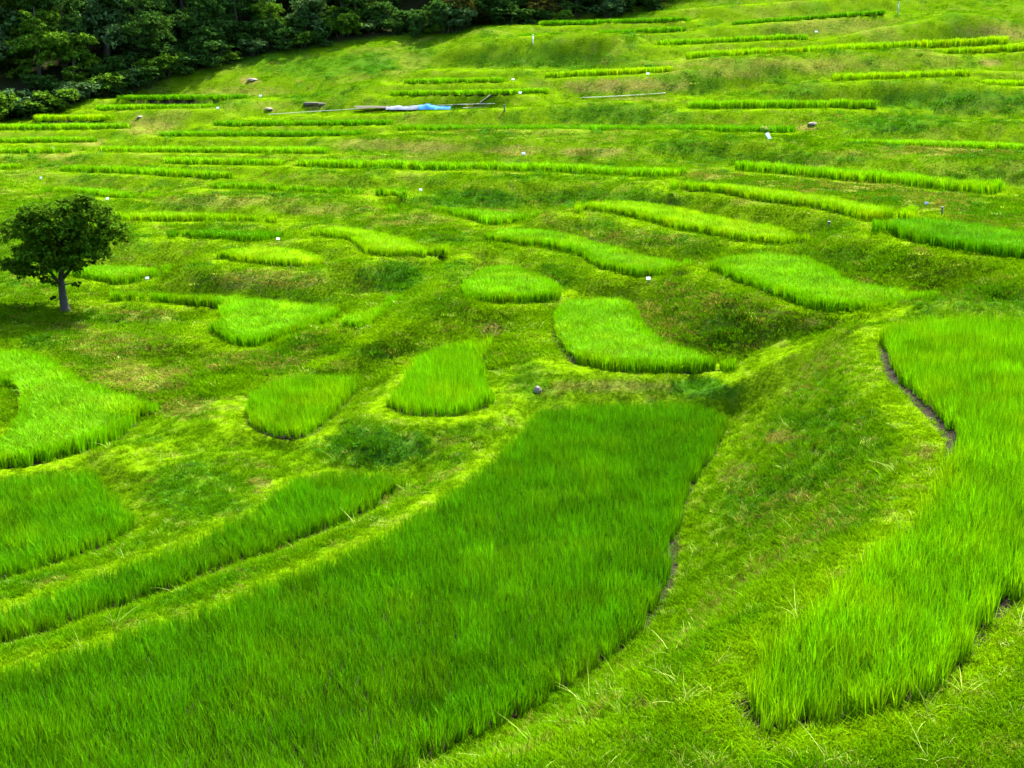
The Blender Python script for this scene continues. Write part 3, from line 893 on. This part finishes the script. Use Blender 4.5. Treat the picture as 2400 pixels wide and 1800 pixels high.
# ------------------------------------------------------------------ rice paddies
n_rice = 0
BARE = [(2067,853,30),(2081,893,30),(2124,933,40),(2179,991,45),(2215,1041,45),(2208,1081,30),(1745,1703,40),(1727,1652,40),(1294,792,20),(1306,817,22),(1335,850,24),(1143,860,18),(1590,1302,40),(1573,1400,40),(2305,1515,40),(2359,1446,40),(40,930,24)]
def bare_edge(x, y, p):
    """stretches of a paddy margin where the photograph shows bare soil"""
    u, v = project(x, y, p.coef[0] + p.coef[1] * x)
    out = np.zeros(len(x))
    for a, b, r in BARE:
        out = np.maximum(out, smoothstep(1.3, .6, np.hypot(u - a, v - b) / r))
    return out
for p in paddies:
    if p.label is None: continue
    root = empty('rice_paddy', (0, 0, 0))
    tag(root, p.label, 'rice paddy', G_ALL)
    zf = lambda x: p.coef[0] + p.coef[1] * x
    # bed
    poly = p.xy
    bed_v = [(x, y, zf(x) + 0.012) for x, y in poly]
    tri = tessellate_polygon([[Vector((x, y, 0)) for x, y in poly]])
    bed = mesh_obj('mud_bed', bed_v, [tuple(t) for t in tri], M_MUD, root)
    # planted in rows
    sp, key = (.165, 'rice_near') if p.dist < 40 else ((.20, 'rice_mid') if p.dist < 62 else (.28, 'rice_far'))
    lo, hi = poly.min(0), poly.max(0)
    nx_, ny_ = (int((hi[0] - lo[0]) / sp) + 6) // NBLK * NBLK, (int((hi[1] - lo[1]) / sp) + 6) // NBLK * NBLK
    gx, gy = np.meshgrid(lo[0] - sp / 2 + np.arange(nx_) * sp, lo[1] - sp / 2 + np.arange(ny_) * sp)
    okv = np.abs(np.arctan2(gx, gy)) < R(31)
    sd = np.where(okv, poly_sd(gx, gy, poly), 1.0)
    blk = lambda a_: a_.reshape(ny_ // NBLK, NBLK, nx_ // NBLK, NBLK)
    full = blk(sd).max((1, 3)) < -sp * 1.2                     # blocks wholly inside are planted as one
    bx_, by_, bs_ = blk(gx).mean((1, 3))[full], blk(gy).mean((1, 3))[full], blk(sd).mean((1, 3))[full]
    single = ~np.repeat(np.repeat(full, NBLK, 0), NBLK, 1) & okv
    gx1 = gx[single] + rng.normal(0, sp * .2, single.sum()); gy1 = gy[single] + rng.normal(0, sp * .2, single.sum())
    sd1 = poly_sd(gx1, gy1, poly)
    k = sd1 < -.02 - .26 * bare_edge(gx1, gy1, p)
    gx, gy, sd = np.concatenate([gx1[k], bx_]), np.concatenate([gy1[k], by_]), np.concatenate([sd1[k], bs_])
    isblk = np.arange(len(gx)) >= k.sum()
    n = len(gx)
    if n == 0: continue
    patch = fbm(gx * .5, gy * .5, 300, 3); fine = fbm(gx * 2.2, gy * 2.2, 310, 3)
    hs = (p.rh / .52) * (0.82 + 0.30 * patch + 0.16 * fine) * rng.normal(1, .07, n)
    wide = rng.uniform(.9, 1.2, n)
    turn = np.stack([rng.normal(0, .06, n), rng.normal(0, .06, n), rng.uniform(0, 6.283, n)], 1)
    wide = np.where(isblk, 1.0, wide)
    quarter = rng.integers(0, 4, n) * math.pi / 2
    turn = np.where(isblk[:, None], np.stack([rng.normal(0, .03, n), rng.normal(0, .03, n), quarter], 1), turn)
    size = np.stack([wide, wide, hs], 1)
    pick = np.where(isblk, 2 * NSING + rng.integers(0, 5, n), rng.integers(0, NSING, n) + np.where((sd < -sp * 1.5) | ((p.dist > 72) & (rng.uniform(size=n) < .3)), NSING, 0))
    v = (0.62 + 0.45 * patch + 0.32 * fine)[:, None] * rng.normal(1, .12, n)[:, None]
    yellow = smoothstep(.45, .8, fbm(gx * 1.1 + 50, gy * 1.1, 320, 3))[:, None] + smoothstep(0.40, 0.0, -sd)[:, None] * (0.8 if p.dist < 32 else 0.0)  # random yellow patches, plus sun glow through near paddy edges put into the tint
    tint = p.tint[None] * v * (1 + yellow * np.array([[.42, .10, 0.0]]))
    rp = scatter('rice_plants', key, np.stack([gx, gy, zf(gx) - 0.01], 1), turn, size, np.clip(tint, 0, .8), root, pick)
    tag(rp, kind='stuff')
    n_rice += n
print('rice clumps', n_rice)

# ------------------------------------------------------------------ grass over the banks
def grass_points(N, r0, r1, th=R(30)):
    s = rng.uniform(math.log(r0), math.log(r1), N); t = rng.uniform(-th, th, N)
    r = np.exp(s)
    return np.sin(t) * r, np.cos(t) * r
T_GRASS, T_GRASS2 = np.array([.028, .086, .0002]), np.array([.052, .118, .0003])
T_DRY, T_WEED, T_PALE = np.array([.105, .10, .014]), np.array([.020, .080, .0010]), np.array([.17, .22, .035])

def lay_grass(name, key, N, r0, r1, hscale, wscale, label):
    x, y = grass_points(N, r0, r1)
    nd = np.abs(sample(near_d, x, y)); lt = sample(litter, x, y)
    k = (sample(crop_d, x, y) > 0.0) & (lt < 0.4)
    x, y, nd = x[k], y[k], nd[k]
    n = len(x)
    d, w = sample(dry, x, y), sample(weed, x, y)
    g = fbm(x * 1.3, y * 1.3, 400, 4)
    tint = T_GRASS + (T_GRASS2 - T_GRASS) * smoothstep(.3, .7, g)[:, None]
    isd = (rng.uniform(size=n) < d * .85)[:, None]
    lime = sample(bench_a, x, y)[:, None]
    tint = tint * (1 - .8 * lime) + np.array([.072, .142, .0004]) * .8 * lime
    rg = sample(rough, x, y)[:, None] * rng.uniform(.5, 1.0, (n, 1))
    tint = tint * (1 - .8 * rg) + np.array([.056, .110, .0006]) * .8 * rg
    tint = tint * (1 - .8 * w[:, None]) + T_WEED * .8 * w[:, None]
    tint = np.where(isd, T_DRY * rng.uniform(.55, 1.2, (n, 1)), tint)
    tint = np.where((rng.uniform(size=n) < .012)[:, None], T_PALE, tint) * rng.normal(1, .14, (n, 1))
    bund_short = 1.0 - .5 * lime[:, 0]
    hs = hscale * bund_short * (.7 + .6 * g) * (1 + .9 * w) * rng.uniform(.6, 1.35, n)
    ws = wscale * rng.uniform(.8, 1.3, n)
    turn = np.stack([rng.normal(0, .15, n), rng.normal(0, .15, n), rng.uniform(0, 6.283, n)], 1)
    o = scatter(name, key, np.stack([x, y, sample(Z, x, y) - .005], 1), turn, np.stack([ws, ws, hs], 1), np.clip(tint, .0004, .5))
    tag(o, label, 'grass', kind='stuff')
    return n
ng = lay_grass('bank_grass', 'grass_near', 75000, 9.0, 46, 1.0, 1.0, 'short green grass covering the near banks and bunds')
ng += lay_grass('hillside_grass', 'grass_far', 75000, 38, 155, 1.0, 1.0, 'short grass covering the far terraced slope')

x, y = grass_points(9000, 9.5, 40)
nd = sample(near_d, x, y); w = sample(weed, x, y)
k = (nd > .12) & ((fbm(x * .8, y * .8, 500, 3) > .56) | (nd < .3) | (w > .4)) & (rng.uniform(size=len(x)) < .22)
x, y = x[k], y[k]; n = len(x)
tint = np.where((rng.uniform(size=n) < .45)[:, None], T_PALE, T_GRASS2) * rng.normal(1, .12, (n, 1))
hs = rng.uniform(.4, .85, n)
o = scatter('long_grass', 'long_grass', np.stack([x, y, sample(Z, x, y)], 1), np.stack([rng.normal(0, .2, n), rng.normal(0, .2, n), rng.uniform(0, 6.28, n)], 1),
            np.stack([hs, hs, hs], 1), np.clip(tint, .0004, .5))
tag(o, 'long pale bent grass along the paddy edges', 'grass', kind='stuff')

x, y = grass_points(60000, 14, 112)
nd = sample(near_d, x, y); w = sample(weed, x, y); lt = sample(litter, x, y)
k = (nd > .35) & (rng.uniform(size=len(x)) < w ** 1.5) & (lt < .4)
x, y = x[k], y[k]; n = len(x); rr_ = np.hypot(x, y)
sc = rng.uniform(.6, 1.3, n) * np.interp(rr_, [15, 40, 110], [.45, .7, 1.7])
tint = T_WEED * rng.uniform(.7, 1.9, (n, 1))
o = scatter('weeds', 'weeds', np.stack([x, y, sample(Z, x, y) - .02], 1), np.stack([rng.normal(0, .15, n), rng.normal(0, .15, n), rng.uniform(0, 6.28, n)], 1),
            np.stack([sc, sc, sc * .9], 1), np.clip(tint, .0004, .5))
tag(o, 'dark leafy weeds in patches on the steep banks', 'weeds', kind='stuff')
print('grass', ng, 'weeds', n)

# ------------------------------------------------------------------ trees
def tube(pts, rads, seg=7):
    V, F = [], []
    pts = [Vector(p) for p in pts]
    for i, p in enumerate(pts):
        d = (pts[min(i + 1, len(pts) - 1)] - pts[max(i - 1, 0)]).normalized()
        a = d.orthogonal().normalized(); b = d.cross(a)
        for k in range(seg):
            t = 2 * math.pi * k / seg
            V.append(p + (a * math.cos(t) + b * math.sin(t)) * rads[i])
    for i in range(len(pts) - 1):
        for k in range(seg):
            F.append((i * seg + k, i * seg + (k + 1) % seg, (i + 1) * seg + (k + 1) % seg, (i + 1) * seg + k))
    F.append(tuple(range(seg))[::-1]); F.append(tuple(range((len(pts) - 1) * seg, len(pts) * seg)))
    return V, F

def tubes(name, lst, mat, parent, seg=7):
    V, F = [], []
    for pts, rads in lst:
        v, f = tube(pts, rads, seg)
        o = len(V); V += v; F += [tuple(i + o for i in q) for q in f]
    return mesh_obj(name, V, F, mat, parent, smooth=True)

def crown_mesh(name, blobs_, n, leaf, seed, mat, clump=26):
    """leaf-sized bent faces in clumps through a set of ellipsoids (cx,cy,cz,rx,ry,rz)"""
    r = np.random.default_rng(seed)
    B = np.array(blobs_, float)
    vol = (B[:, 3] * B[:, 4] * B[:, 5]) ** .75
    nc = max(1, n // clump)
    bi = r.choice(len(B), nc, p=vol / vol.sum())
    d = r.normal(size=(nc, 3)); d /= np.linalg.norm(d, axis=1, keepdims=True)
    d[:, 2] = np.where(d[:, 2] < -0.5, -d[:, 2], d[:, 2])
    q = r.uniform(.15, 1, nc) ** .45
    cc = B[bi, :3] + d * q[:, None] * B[bi, 3:]
    size = (B[bi, 3:].mean(1) * .30 * r.uniform(.6, 1.25, nc))
    ci = np.repeat(np.arange(nc), clump)
    off = r.normal(size=(nc * clump, 3)) * .5
    off[:, 2] *= .6
    P = cc[ci] + off * size[ci][:, None]
    nr = r.normal(size=P.shape) * .75 + d[ci] * .5 + np.array([0, 0, .55]); nr /= np.linalg.norm(nr, axis=1, keepdims=True)
    t = np.cross(nr, r.normal(size=P.shape)); t /= np.linalg.norm(t, axis=1, keepdims=True)
    b = np.cross(nr, t)
    L = (leaf * r.uniform(.6, 1.35, len(P)))[:, None]
    V = np.stack([P - t * L, P + b * L * .55 + nr * L * .12, P + t * L - nr * L * .2, P - b * L * .55 + nr * L * .12], 1).reshape(-1, 3)
    F = np.arange(len(V)).reshape(-1, 4)
    return np_mesh(name, V, F, mat)

# the lone tree on the left
base = ground_at(152, 728)
D_T = base.y
def tpt(u, v, dd=0.0):
    """point in the tree from its place in the picture, dd metres nearer or farther"""
    yy = D_T + dd
    x = (u - 1200) / FPX; y = (900 - v) / FPX
    t = yy / (CP + y * SP)
    return Vector((x * t, yy, (-SP + y * CP) * t)) - base
PXM = D_T / FPX * 1.03
tree = empty('round_tree', base)
tag(tree, 'lone dark round crowned tree standing on the left bund', 'tree')
bl = [(184,482,44,24),(110,502,62,26),(225,508,48,28),(58,545,46,40),(140,542,74,46),(250,548,42,36),(284,556,26,30),(90,602,62,34),(185,590,60,36),(46,624,42,22),(236,590,28,24),(150,622,46,22),(208,622,16,11),(80,640,40,16),
      (115,662,30,14),(182,668,17,8),(128,706,13,10)]
B3 = []
for u, v, a, b_ in bl:
    r0 = a * PXM
    depth = min(r0 * .95, 2.1)
    nsub = 3 if a > 35 else 1
    for k in range(nsub):
        c = tpt(u + random.uniform(-.2, .2) * a, v, (k - (nsub - 1) / 2) * 1.25)
        B3.append((c.x * 1.06, c.y, c.z, r0 * 1.0, depth * .8, b_ * PXM * .95))
crown = bpy.data.objects.new('crown', crown_mesh('crown', B3, 27000, .085, 5, M_TREE, 20))
C.objects.link(crown); crown.parent = tree
tr = tubes('trunk', [([tpt(156, 737), tpt(152, 722), tpt(149, 705), tpt(146, 682), tpt(143, 655), tpt(146, 615)], [.27, .20, .165, .15, .13, .10])], M_BARK, tree, 9)
for path, r0 in ([[(145,672,0),(120,640,-.3),(85,610,-.8),(55,590,-1.0)], .085], [[(145,655,0),(175,620,.2),(215,580,.4),(262,548,.5)], .085],
                 [[(145,625,0),(140,580,-.3),(120,530,-.6),(108,500,-.6)], .08], [[(146,620,0),(168,570,.5),(185,510,.8),(186,478,.8)], .08],
                 [[(146,660,0),(130,655,.6),(105,640,1.2),(80,625,1.6)], .06], [[(147,690,0),(135,702,-.2),(128,707,-.3)], .03], [[(146,668,0),(165,665,.1),(184,667,.2)], .035]):
    tubes('limb', [([tpt(*q) for q in path], [r0 * (1 - .75 * i / (len(path) - 1)) for i in range(len(path))])], M_BARK, tree, 6)

# the wood: six kinds of crown, each tree its own object
def kind_crown(seed, h, w, mat, n, leaf):
    r = random.Random(seed)
    bl_ = []
    for k in range(18):
        a = r.uniform(0, 6.283); q = w * .5 * math.sqrt(r.uniform(.02, .75)); z = h * (r.uniform(.10, .35) if k < 4 else r.uniform(.3, .9))
        taper = 1.0 if z < h * .6 else 1 - .55 * (z / h - .6) / .4
        rad = w * r.uniform(.16, .27)
        bl_.append((q * math.cos(a) * taper, q * math.sin(a) * taper, z, rad, rad, rad * r.uniform(.55, .8)))
    bl_.append((0, 0, h * .55, w * .3, w * .3, h * .25))
    return crown_mesh('crown_%d' % seed, bl_, n, leaf, seed, mat, 24)
KINDS = []
for sd_, h_, w_, mt_, n_ in ((11, 10, 7.5, M_WOOD_A, 7000), (12, 9, 6.5, M_WOOD_A, 6500), (13, 7, 5.5, M_WOOD_B, 5500), (14, 8, 6, M_WOOD_C, 6000), (15, 7.5, 5.5, M_WOOD_D, 5500), (16, 10.5, 6, M_WOOD_A, 6500), (17, 7, 6, M_WOOD_B, 5500)):
    KINDS.append((kind_crown(sd_, h_, w_, mt_, int(n_ * 1.3), .165), h_, w_))
def bush_crown(seed, mat):
    r = random.Random(seed); bl_ = []
    for k in range(9):
        a = r.uniform(0, 6.283); q = 1.1 * math.sqrt(r.uniform(0, 1))
        bl_.append((q * math.cos(a), q * math.sin(a), r.uniform(.4, 1.5), r.uniform(.5, .8), r.uniform(.5, .8), r.uniform(.4, .6)))
    return crown_mesh('bush_%d' % seed, bl_, 3200, .10, seed, mat, 20)
BUSH = [bush_crown(31, M_WOOD_B), bush_crown(32, M_WOOD_C), bush_crown(33, M_WOOD_A)]
tv, tf = tube([(0, 0, -.6), (0.05, 0, 2), (-.1, .1, 4.5), (0.1, 0, 7)], [.26, .2, .15, .05], 7)
trunk_me = bpy.data.meshes.new('forest_trunk'); trunk_me.from_pydata([tuple(v) for v in tv], [], tf); trunk_me.materials.append(M_DARKBARK)
sv, sf = [], []
for a in range(5):
    v_, f_ = tube([(0.1 * math.cos(a), .1 * math.sin(a), -.2), (.45 * math.cos(a * 1.26), .45 * math.sin(a * 1.26), .7), (.8 * math.cos(a * 1.26), .8 * math.sin(a * 1.26), 1.3)], [.04, .03, .012], 5)
    o_ = len(sv); sv += v_; sf += [tuple(i + o_ for i in q) for q in f_]
stem_me = bpy.data.meshes.new('bush_stems'); stem_me.from_pydata([tuple(v) for v in sv], [], sf); stem_me.materials.append(M_DARKBARK)

def forest_tree(name, label, cat, x, y, crown_me, trunk, sx, sz, group=None):
    t = empty(name, (x, y, zat(x, y) - .05))
    t.rotation_euler = (0, 0, random.uniform(0, 6.28))
    tag(t, label, cat, group)
    c = bpy.data.objects.new('crown', crown_me); C.objects.link(c); c.parent = t; c.scale = (sx, sx, sz)
    k = bpy.data.objects.new('trunk' if trunk is trunk_me else 'stems', trunk); C.objects.link(k); k.parent = t; k.scale = (max(sx, .5), max(sx, .5), sz)
    return t

def edge_d(u):
    return float(dist_guess(u, np.interp(u, [e[0] for e in EDGE], [e[1] for e in EDGE]))) + 0.8
G_FRONT = 'trees and shrubs along the wood edge'
FRONT = [  # u, metres behind the edge, kind (b = bush), width scale, height scale, label
 (15, 1.0, 'b0', 1.5, 1.25, 'pale green shrub at the left border where the wood begins'),
 (80, 2.5, 'b1', 1.7, 1.3, 'greyish shrub beside the left border shrub'),
 (150, 1.2, 'b0', 1.5, 1.0, 'broad leafy shrub spilling out under the fresh green tree'),
 (225, 1.0, 'b1', 1.3, .9, 'low bluish shrub at the foot of the wood on the left'),
 (300, .8, 'b2', 1.3, .8, 'dark low shrub ahead of the tall left trees'),
 (370, 1.2, 'b2', 1.5, 1.0, 'dark shrub between the tall left trees and the brown mound'),
 (455, 1.0, 'b2', 1.4, .9, 'dark round shrub above the highest left rice strip'),
 (205, 4.0, 2, .80, .72, 'tree with a fresh yellow green top in front of the wood'),
 (125, 6.0, 6, .85, .92, 'olive green tree behind the pale left shrubs'),
 (285, 6.0, 3, .95, 1.15, 'tall grey green tree at the front of the left wood'),
 (395, 4.0, 0, .75, .62, 'dark spreading tree at the front of the wood, left of centre'),
 (490, 3.5, 1, .80, .62, 'dark round tree beside the dark round shrub'),
 (580, 4.5, 0, .85, .80, 'broad black green tree where the field reaches up'),
 (655, 3.0, 2, .6, .6, 'small fresh tree at a light gap in the wood'),
 (740, 3.0, 3, .8, .62, 'dull green tree left of the lone field edge bush'),
 (850, 3.0, 1, .85, .62, 'dark tree just left of the lone field edge bush'),
 (986, .2, 'b2', .85, 1.25, 'lone rounded bush standing out from the wood edge'),
 (1090, 1.5, 4, .62, .52, 'rusty tinged tree at the wood edge, top centre'),
 (1170, 2.5, 1, .75, .55, 'dark tree right of the rusty tinged tree'),
 (1262, 2.5, 4, .7, .5, 'second brownish tree at the wood edge, right of the first'),
 (1345, 2.5, 0, .7, .5, 'dark green tree near the right end of the wood'),
 (1430, 2.5, 5, .8, .5, 'last but one dark tree at the right end of the wood'),
 (1510, 3.0, 1, .7, .45, 'last dark tree where the wood leaves the top border'),
 (560, 1.0, 'b0', .9, .6, 'small green shrub on the grassy rise below the wood'),
 (1030, .8, 'b0', .8, .5, 'small pale shrub right of the lone edge bush'),
]
for u, back_, kd, sx, sz, lab in FRONT:
    d = edge_d(u) + back_
    x, y = (u - 1200) / FPX * d, d
    if isinstance(kd, str): forest_tree('shrub', lab, 'shrub', x, y, BUSH[int(kd[1])], stem_me, sx, sz, G_FRONT)
    else: forest_tree('edge_tree', lab, 'tree', x, y, KINDS[kd][0], trunk_me, sx, sz, G_FRONT)
for i in range(64):
    u = -200 + 1760 * (i + random.uniform(0, .9)) / 64
    d = edge_d(u) + random.uniform(.4, 4.5)
    sc_ = random.uniform(.9, 1.6)
    forest_tree('undergrowth_shrub', 'dark shrub of the undergrowth along the foot of the wood', 'shrub', (u - 1200) / FPX * d, d, BUSH[random.choice([2, 2, 1, 2, 0])], stem_me, sc_, sc_ * random.uniform(.6, 1.0), 'undergrowth along the wood edge')
for row, (off, n_, h_) in enumerate(((8.5, 20, 1.0), (14, 18, 1.15), (21, 15, 1.25))):
    for i in range(n_):
        u = -260 + (1900) * (i + .5 + random.uniform(-.3, .3)) / n_
        d = edge_d(u) + off + random.uniform(-1.5, 1.5)
        k = random.choice([0, 1, 5, 0, 5, 3])
        sc_ = random.uniform(.85, 1.1) * h_ * (1.0 if u < 900 else .85)
        forest_tree('forest_tree', 'dark tree standing deep in the shaded wood behind the edge trees', 'tree', (u - 1200) / FPX * d, d, KINDS[k][0], trunk_me, sc_, sc_, 'trees deep in the wood')

# ------------------------------------------------------------------ small things on the terraces
def box(cx, cy, cz, sx, sy, sz):
    V = [(cx + i * sx / 2, cy + j * sy / 2, cz + k * sz / 2) for i in (-1, 1) for j in (-1, 1) for k in (-1, 1)]
    F = [(0, 1, 3, 2), (4, 6, 7, 5), (0, 4, 5, 1), (2, 3, 7, 6), (0, 2, 6, 4), (1, 5, 7, 3)]
    return V, F
def bevel_obj(name, V, F, mat, parent, w=.006):
    o = mesh_obj(name, V, F, mat, parent)
    b = o.modifiers.new('bevel', 'BEVEL'); b.width = w; b.segments = 2
    return o

def marker(u, v, label, w=.26, h=.18, stake=.30, lean=0.0, mat=M_WHITE):
    g = ground_at(u, v + 5)
    t = empty('field_marker', g)
    t.rotation_euler = (R(random.uniform(-42, -30)), lean or R(random.uniform(-6, 6)), R(random.uniform(-15, 15)))
    tag(t, label, 'marker', 'white field markers on the terraces')
    V, F = box(0, .02, (stake + h) / 2 - .06, .035, .02, stake + h + .12)
    bevel_obj('stake', V, F, M_STAKE, t, .004)
    V, F = box(0, 0, stake + h / 2, w, .018, h)
    bevel_obj('board', V, F, mat, t)
MARKERS = [
 (610,226,'small white marker at the right end of the highest left strip'), (510,256,'small white marker right of the faint strip near the wood edge shrubs'),
 (298,294,'small white marker at the right end of the second far left strip'),
 (124,351,'small white marker below the third far left strip'), (94,422,'small white marker on the left footpath slope above the lone tree'),
 (250,468,'small white marker just above the lone tree crown'), (651,566,'white marker behind the small lime oval paddy'),
 (342,657,'white marker at the right tip of the paddy beside the lone tree'), (1201,188,'small white marker at the right end of the thin strip above the tarp'),
 (1220,219,'small white marker on the rice strip just above the blue tarp'), (1518,177,'square white marker above the bare brown bank'),
 (1228,365,'small white marker above the long double rice strip'), (985,448,'small white marker on the ridge left of centre'),
 (1914,76,'white marker on the bank above the longest bright strip'),
 (2172,482,'grey marker on the bank right of the long bright strip'), (1521,660,'white marker on the bund below the stepped paddy'),


]
for u, v, lab in MARKERS:
    grey = 'grey' in lab
    marker(u, v, lab, mat=M_GREY if grey else M_WHITE, w=.22 if v < 400 else .17, h=.15 if v < 400 else .12, stake=.16)
marker(1805, 322, 'larger white plate leaning beside yellow flowers, right of centre', w=.22, h=.5, stake=.05, lean=R(-24))

def post(u, v, hgt, label, mat, r=.05):
    g = ground_at(u, v)
    t = empty('field_post', g)
    tag(t, label, 'post')
    a, f = tube([(0, 0, -.2), (.01, 0, hgt * .5), (0, 0.01, hgt)], [r, r * .95, r * .85], 8)
    mesh_obj('shaft', a, f, mat, t, smooth=True)
    V, F = box(0, 0, hgt + .02, r * 2.6, r * 2.6, .05)
    bevel_obj('cap', V, F, mat, t, .008)
post(1249, 107, .75, 'slim white post standing on the upper slope, top centre', M_WHITE)
post(2104, 34, 1.0, 'slim grey post at the very top right of the slope', M_GREY, .06)
post(1942, 541, .32, 'short dark stake on the bank right of the brightest lime paddy', M_DARKSTAKE, .05)
post(2207, 505, .3, 'short dark stake above the deep green right border paddy', M_DARKSTAKE, .045)
post(2319, 103, .4, 'short dark stake at the right end of the longest bright strip', M_DARKSTAKE, .06)
post(1182, 262, .45, 'short dark stake on the slope right of the blue tarp', M_DARKSTAKE, .06)

# yellow flowers beside the leaning plate
g = ground_at(1793, 312)
fl = empty('yellow_flowers', g)
tag(fl, 'clump of small yellow flowers beside the leaning white plate', 'flowers')
st, pt = [], ([], [])
for k in range(14):
    a = random.uniform(0, 6.28); q = .38 * math.sqrt(random.random()); hh = random.uniform(.25, .5)
    px, py = q * math.cos(a), q * math.sin(a)
    st.append(([(px * .4, py * .4, -.05), (px, py, hh)], [.008, .005]))
    for j in range(5):
        b = j * 1.2566
        o_ = len(pt[0])
        c1, c2 = math.cos(b), math.sin(b)
        pt[0].extend([(px, py, hh), (px + .05 * c1 - .02 * c2, py + .05 * c2 + .02 * c1, hh + .02), (px + .085 * c1, py + .085 * c2, hh + .01), (px + .05 * c1 + .02 * c2, py + .05 * c2 - .02 * c1, hh + .02)])
        pt[1].append((o_, o_ + 1, o_ + 2, o_ + 3))
tubes('flower_stems', st, leaf_mat('flower_stem', (.03, .09, .005), tint=False), fl, 5)
tag(mesh_obj('petals', pt[0], pt[1], M_PETAL, fl), kind='stuff')

# stacked timber under a silver sheet and a blue tarp
g0, g1 = ground_at(908, 258), ground_at(1050, 256)
d_ = (g1 - g0); L_ = 5.1
ax = Vector((1, d_.y / max(d_.x, .1) * .5, 0)).normalized()
heap = empty('tarp_covered_heap', g0)
heap.rotation_euler = (0, 0, math.atan2(ax.y, ax.x))
tag(heap, 'long low timber heap covered by a silver sheet and blue tarp', 'tarp heap')
def sheet(name, x0, x1, hfun, mat, seed, w=.75, lift=0.0):
    nx_, ny_ = 44, 16
    V, F = [], []
    for i in range(nx_ + 1):
        x = x0 + (x1 - x0) * i / nx_
        for j in range(ny_ + 1):
            t = -1 + 2 * j / ny_
            prof = (1 - abs(t) ** 3.2)
            hh = hfun(x) * .75 * prof
            wr = float(fbm(np.array([x * 2.2]), np.array([t * 2 + seed]), seed, 3)[0]) - .5
            wr2 = float(fbm(np.array([x * 6.]), np.array([t * 5. + seed]), seed + 3, 2)[0]) - .5
            V.append((x + wr * .08, w * t * (1 + .14 * wr) + wr2 * .06, max(-.06, hh + wr * .20 * prof + wr2 * .09 * prof + lift)))
    for i in range(nx_):
        for j in range(ny_):
            a = i * (ny_ + 1) + j
            F.append((a, a + ny_ + 1, a + ny_ + 2, a + 1))
    o = mesh_obj(name, V, F, mat, heap, smooth=True)
    return o
sheet('silver_sheet', 0, 3.1, lambda x: .26 + .12 * min(1, x / 2.5) + .05 * math.sin(x * 3), M_SILVER, 3)
sheet('blue_sheet', 2.55, L_, lambda x: .48 - .08 * max(0, x - 3.2) + .05 * math.sin(x * 4), M_BLUE, 9, .80, .02)
for k in range(6):
    V, F = box(.1 + k * .02, -.35 + k * .14, .12 + .05 * (k % 3), 5.0, .12, .05)
    V = [(x - .15 * (k % 3), y, z) for x, y, z in V]
    bevel_obj('plank', V, F, M_PLANK, heap)
for k, (u, v, ln, lab) in enumerate([(1062, 253, 2.9, 'pale old board lying right of the blue tarp heap'), (1110, 251, 2.2, 'second old board beyond the first, right of the tarp'), (1085, 256, 1.5, 'short reddish board in front of the tarp heap end'),
                                     (1126, 243, 1.0, 'short pale board tilted on the grass right of the tarp')]):
    g = ground_at(u, v)
    V, F = box(ln / 2, 0, .05, ln, .26, .06)
    o = bevel_obj('board', V, F, M_PLANK, None)
    o.location = g; o.rotation_euler = (R(random.uniform(-12, 4)), R(-3 if k < 3 else -35), R(random.uniform(-4, 10)))
    tag(o, lab, 'board')

def pipe(pix, r, label):
    g = [ground_at(u, v) for u, v in pix]
    ys = np.polyfit([q.x for q in g], [q.y for q in g], 1)          # a straight run across the slope
    dense = []
    for k in range(33):
        x = g[0].x + (g[-1].x - g[0].x) * k / 32; y = float(np.polyval(ys, x))
        dense.append(Vector((x, y, zat(x, y) + .05)))
    zz_ = np.polyval(np.polyfit([q.x for q in dense], [q.z for q in dense], 2), [q.x for q in dense])
    for q, w_ in zip(dense, zz_): q.z = float(w_) + .04
    o0 = dense[0].copy()
    v_, f_ = tube([q - o0 for q in dense], [r] * len(dense), 7)
    o = mesh_obj('water_pipe', v_, f_, M_PIPE, None, o0, smooth=True)
    tag(o, label, 'pipe')
pipe([(605, 270), (700, 268), (800, 265), (900, 262), (1000, 258), (1080, 254), (1160, 250)], .022, 'thin pale pipe along the slope under the blue tarp heap')
pipe([(1360, 235), (1430, 231), (1500, 227), (1560, 222)], .025, 'short pale pipe on the slope below the bare brown bank')

def rock(u, v, sx, sy, sz, label, mat=M_ROCK, name='boulder', cat='rock'):
    g = ground_at(u, v)
    import bmesh
    bm = bmesh.new(); bmesh.ops.create_icosphere(bm, subdivisions=3, radius=1)
    for q in bm.verts:
        n = float(fbm(np.array([q.co.x * 1.5 + u]), np.array([q.co.y * 1.5 + q.co.z * 2.1 + v]), 7, 3)[0])
        q.co *= .75 + .5 * n
        q.co.x *= sx; q.co.y *= sy; q.co.z *= sz
    m_ = bpy.data.meshes.new(name); bm.to_mesh(m_); bm.free(); m_.materials.append(mat)
    o = bpy.data.objects.new(name, m_); C.objects.link(o); o.location = g + Vector((0, 0, sz * .25))
    tag(o, label, cat)
rock(630, 259, .32, .3, .14, 'grey boulder at the left end of the pale pipe')
rock(592, 192, .5, .4, .14, 'brown earthy boulder on the rise below the wood')
rock(328, 276, .28, .2, .12, 'pale stone right of the short top left strip')
rock(1260, 920, .13, .1, .13, 'small grey stone on the bank above the large dark paddy')
rock(1905, 297, .32, .25, .14, 'pale reddish stone at the right of the long level strip')
for k, (u, v, ln, lab) in enumerate([(712, 254, 1.7, 'dark log lying left of the tarp heap on the grass'), (748, 255, 1.5, 'second dark log next to the first, left of the tarp')]):
    g = ground_at(u, v)
    v_, f_ = tube([(0, 0, .1), (ln * .5, .04, .13), (ln, 0, .1)], [.15, .14, .12], 9)
    o = mesh_obj('fallen_log', v_, f_, M_LOG, None, g, smooth=True)
    o.rotation_euler = (0, 0, R(4 * k))
    tag(o, lab, 'log')
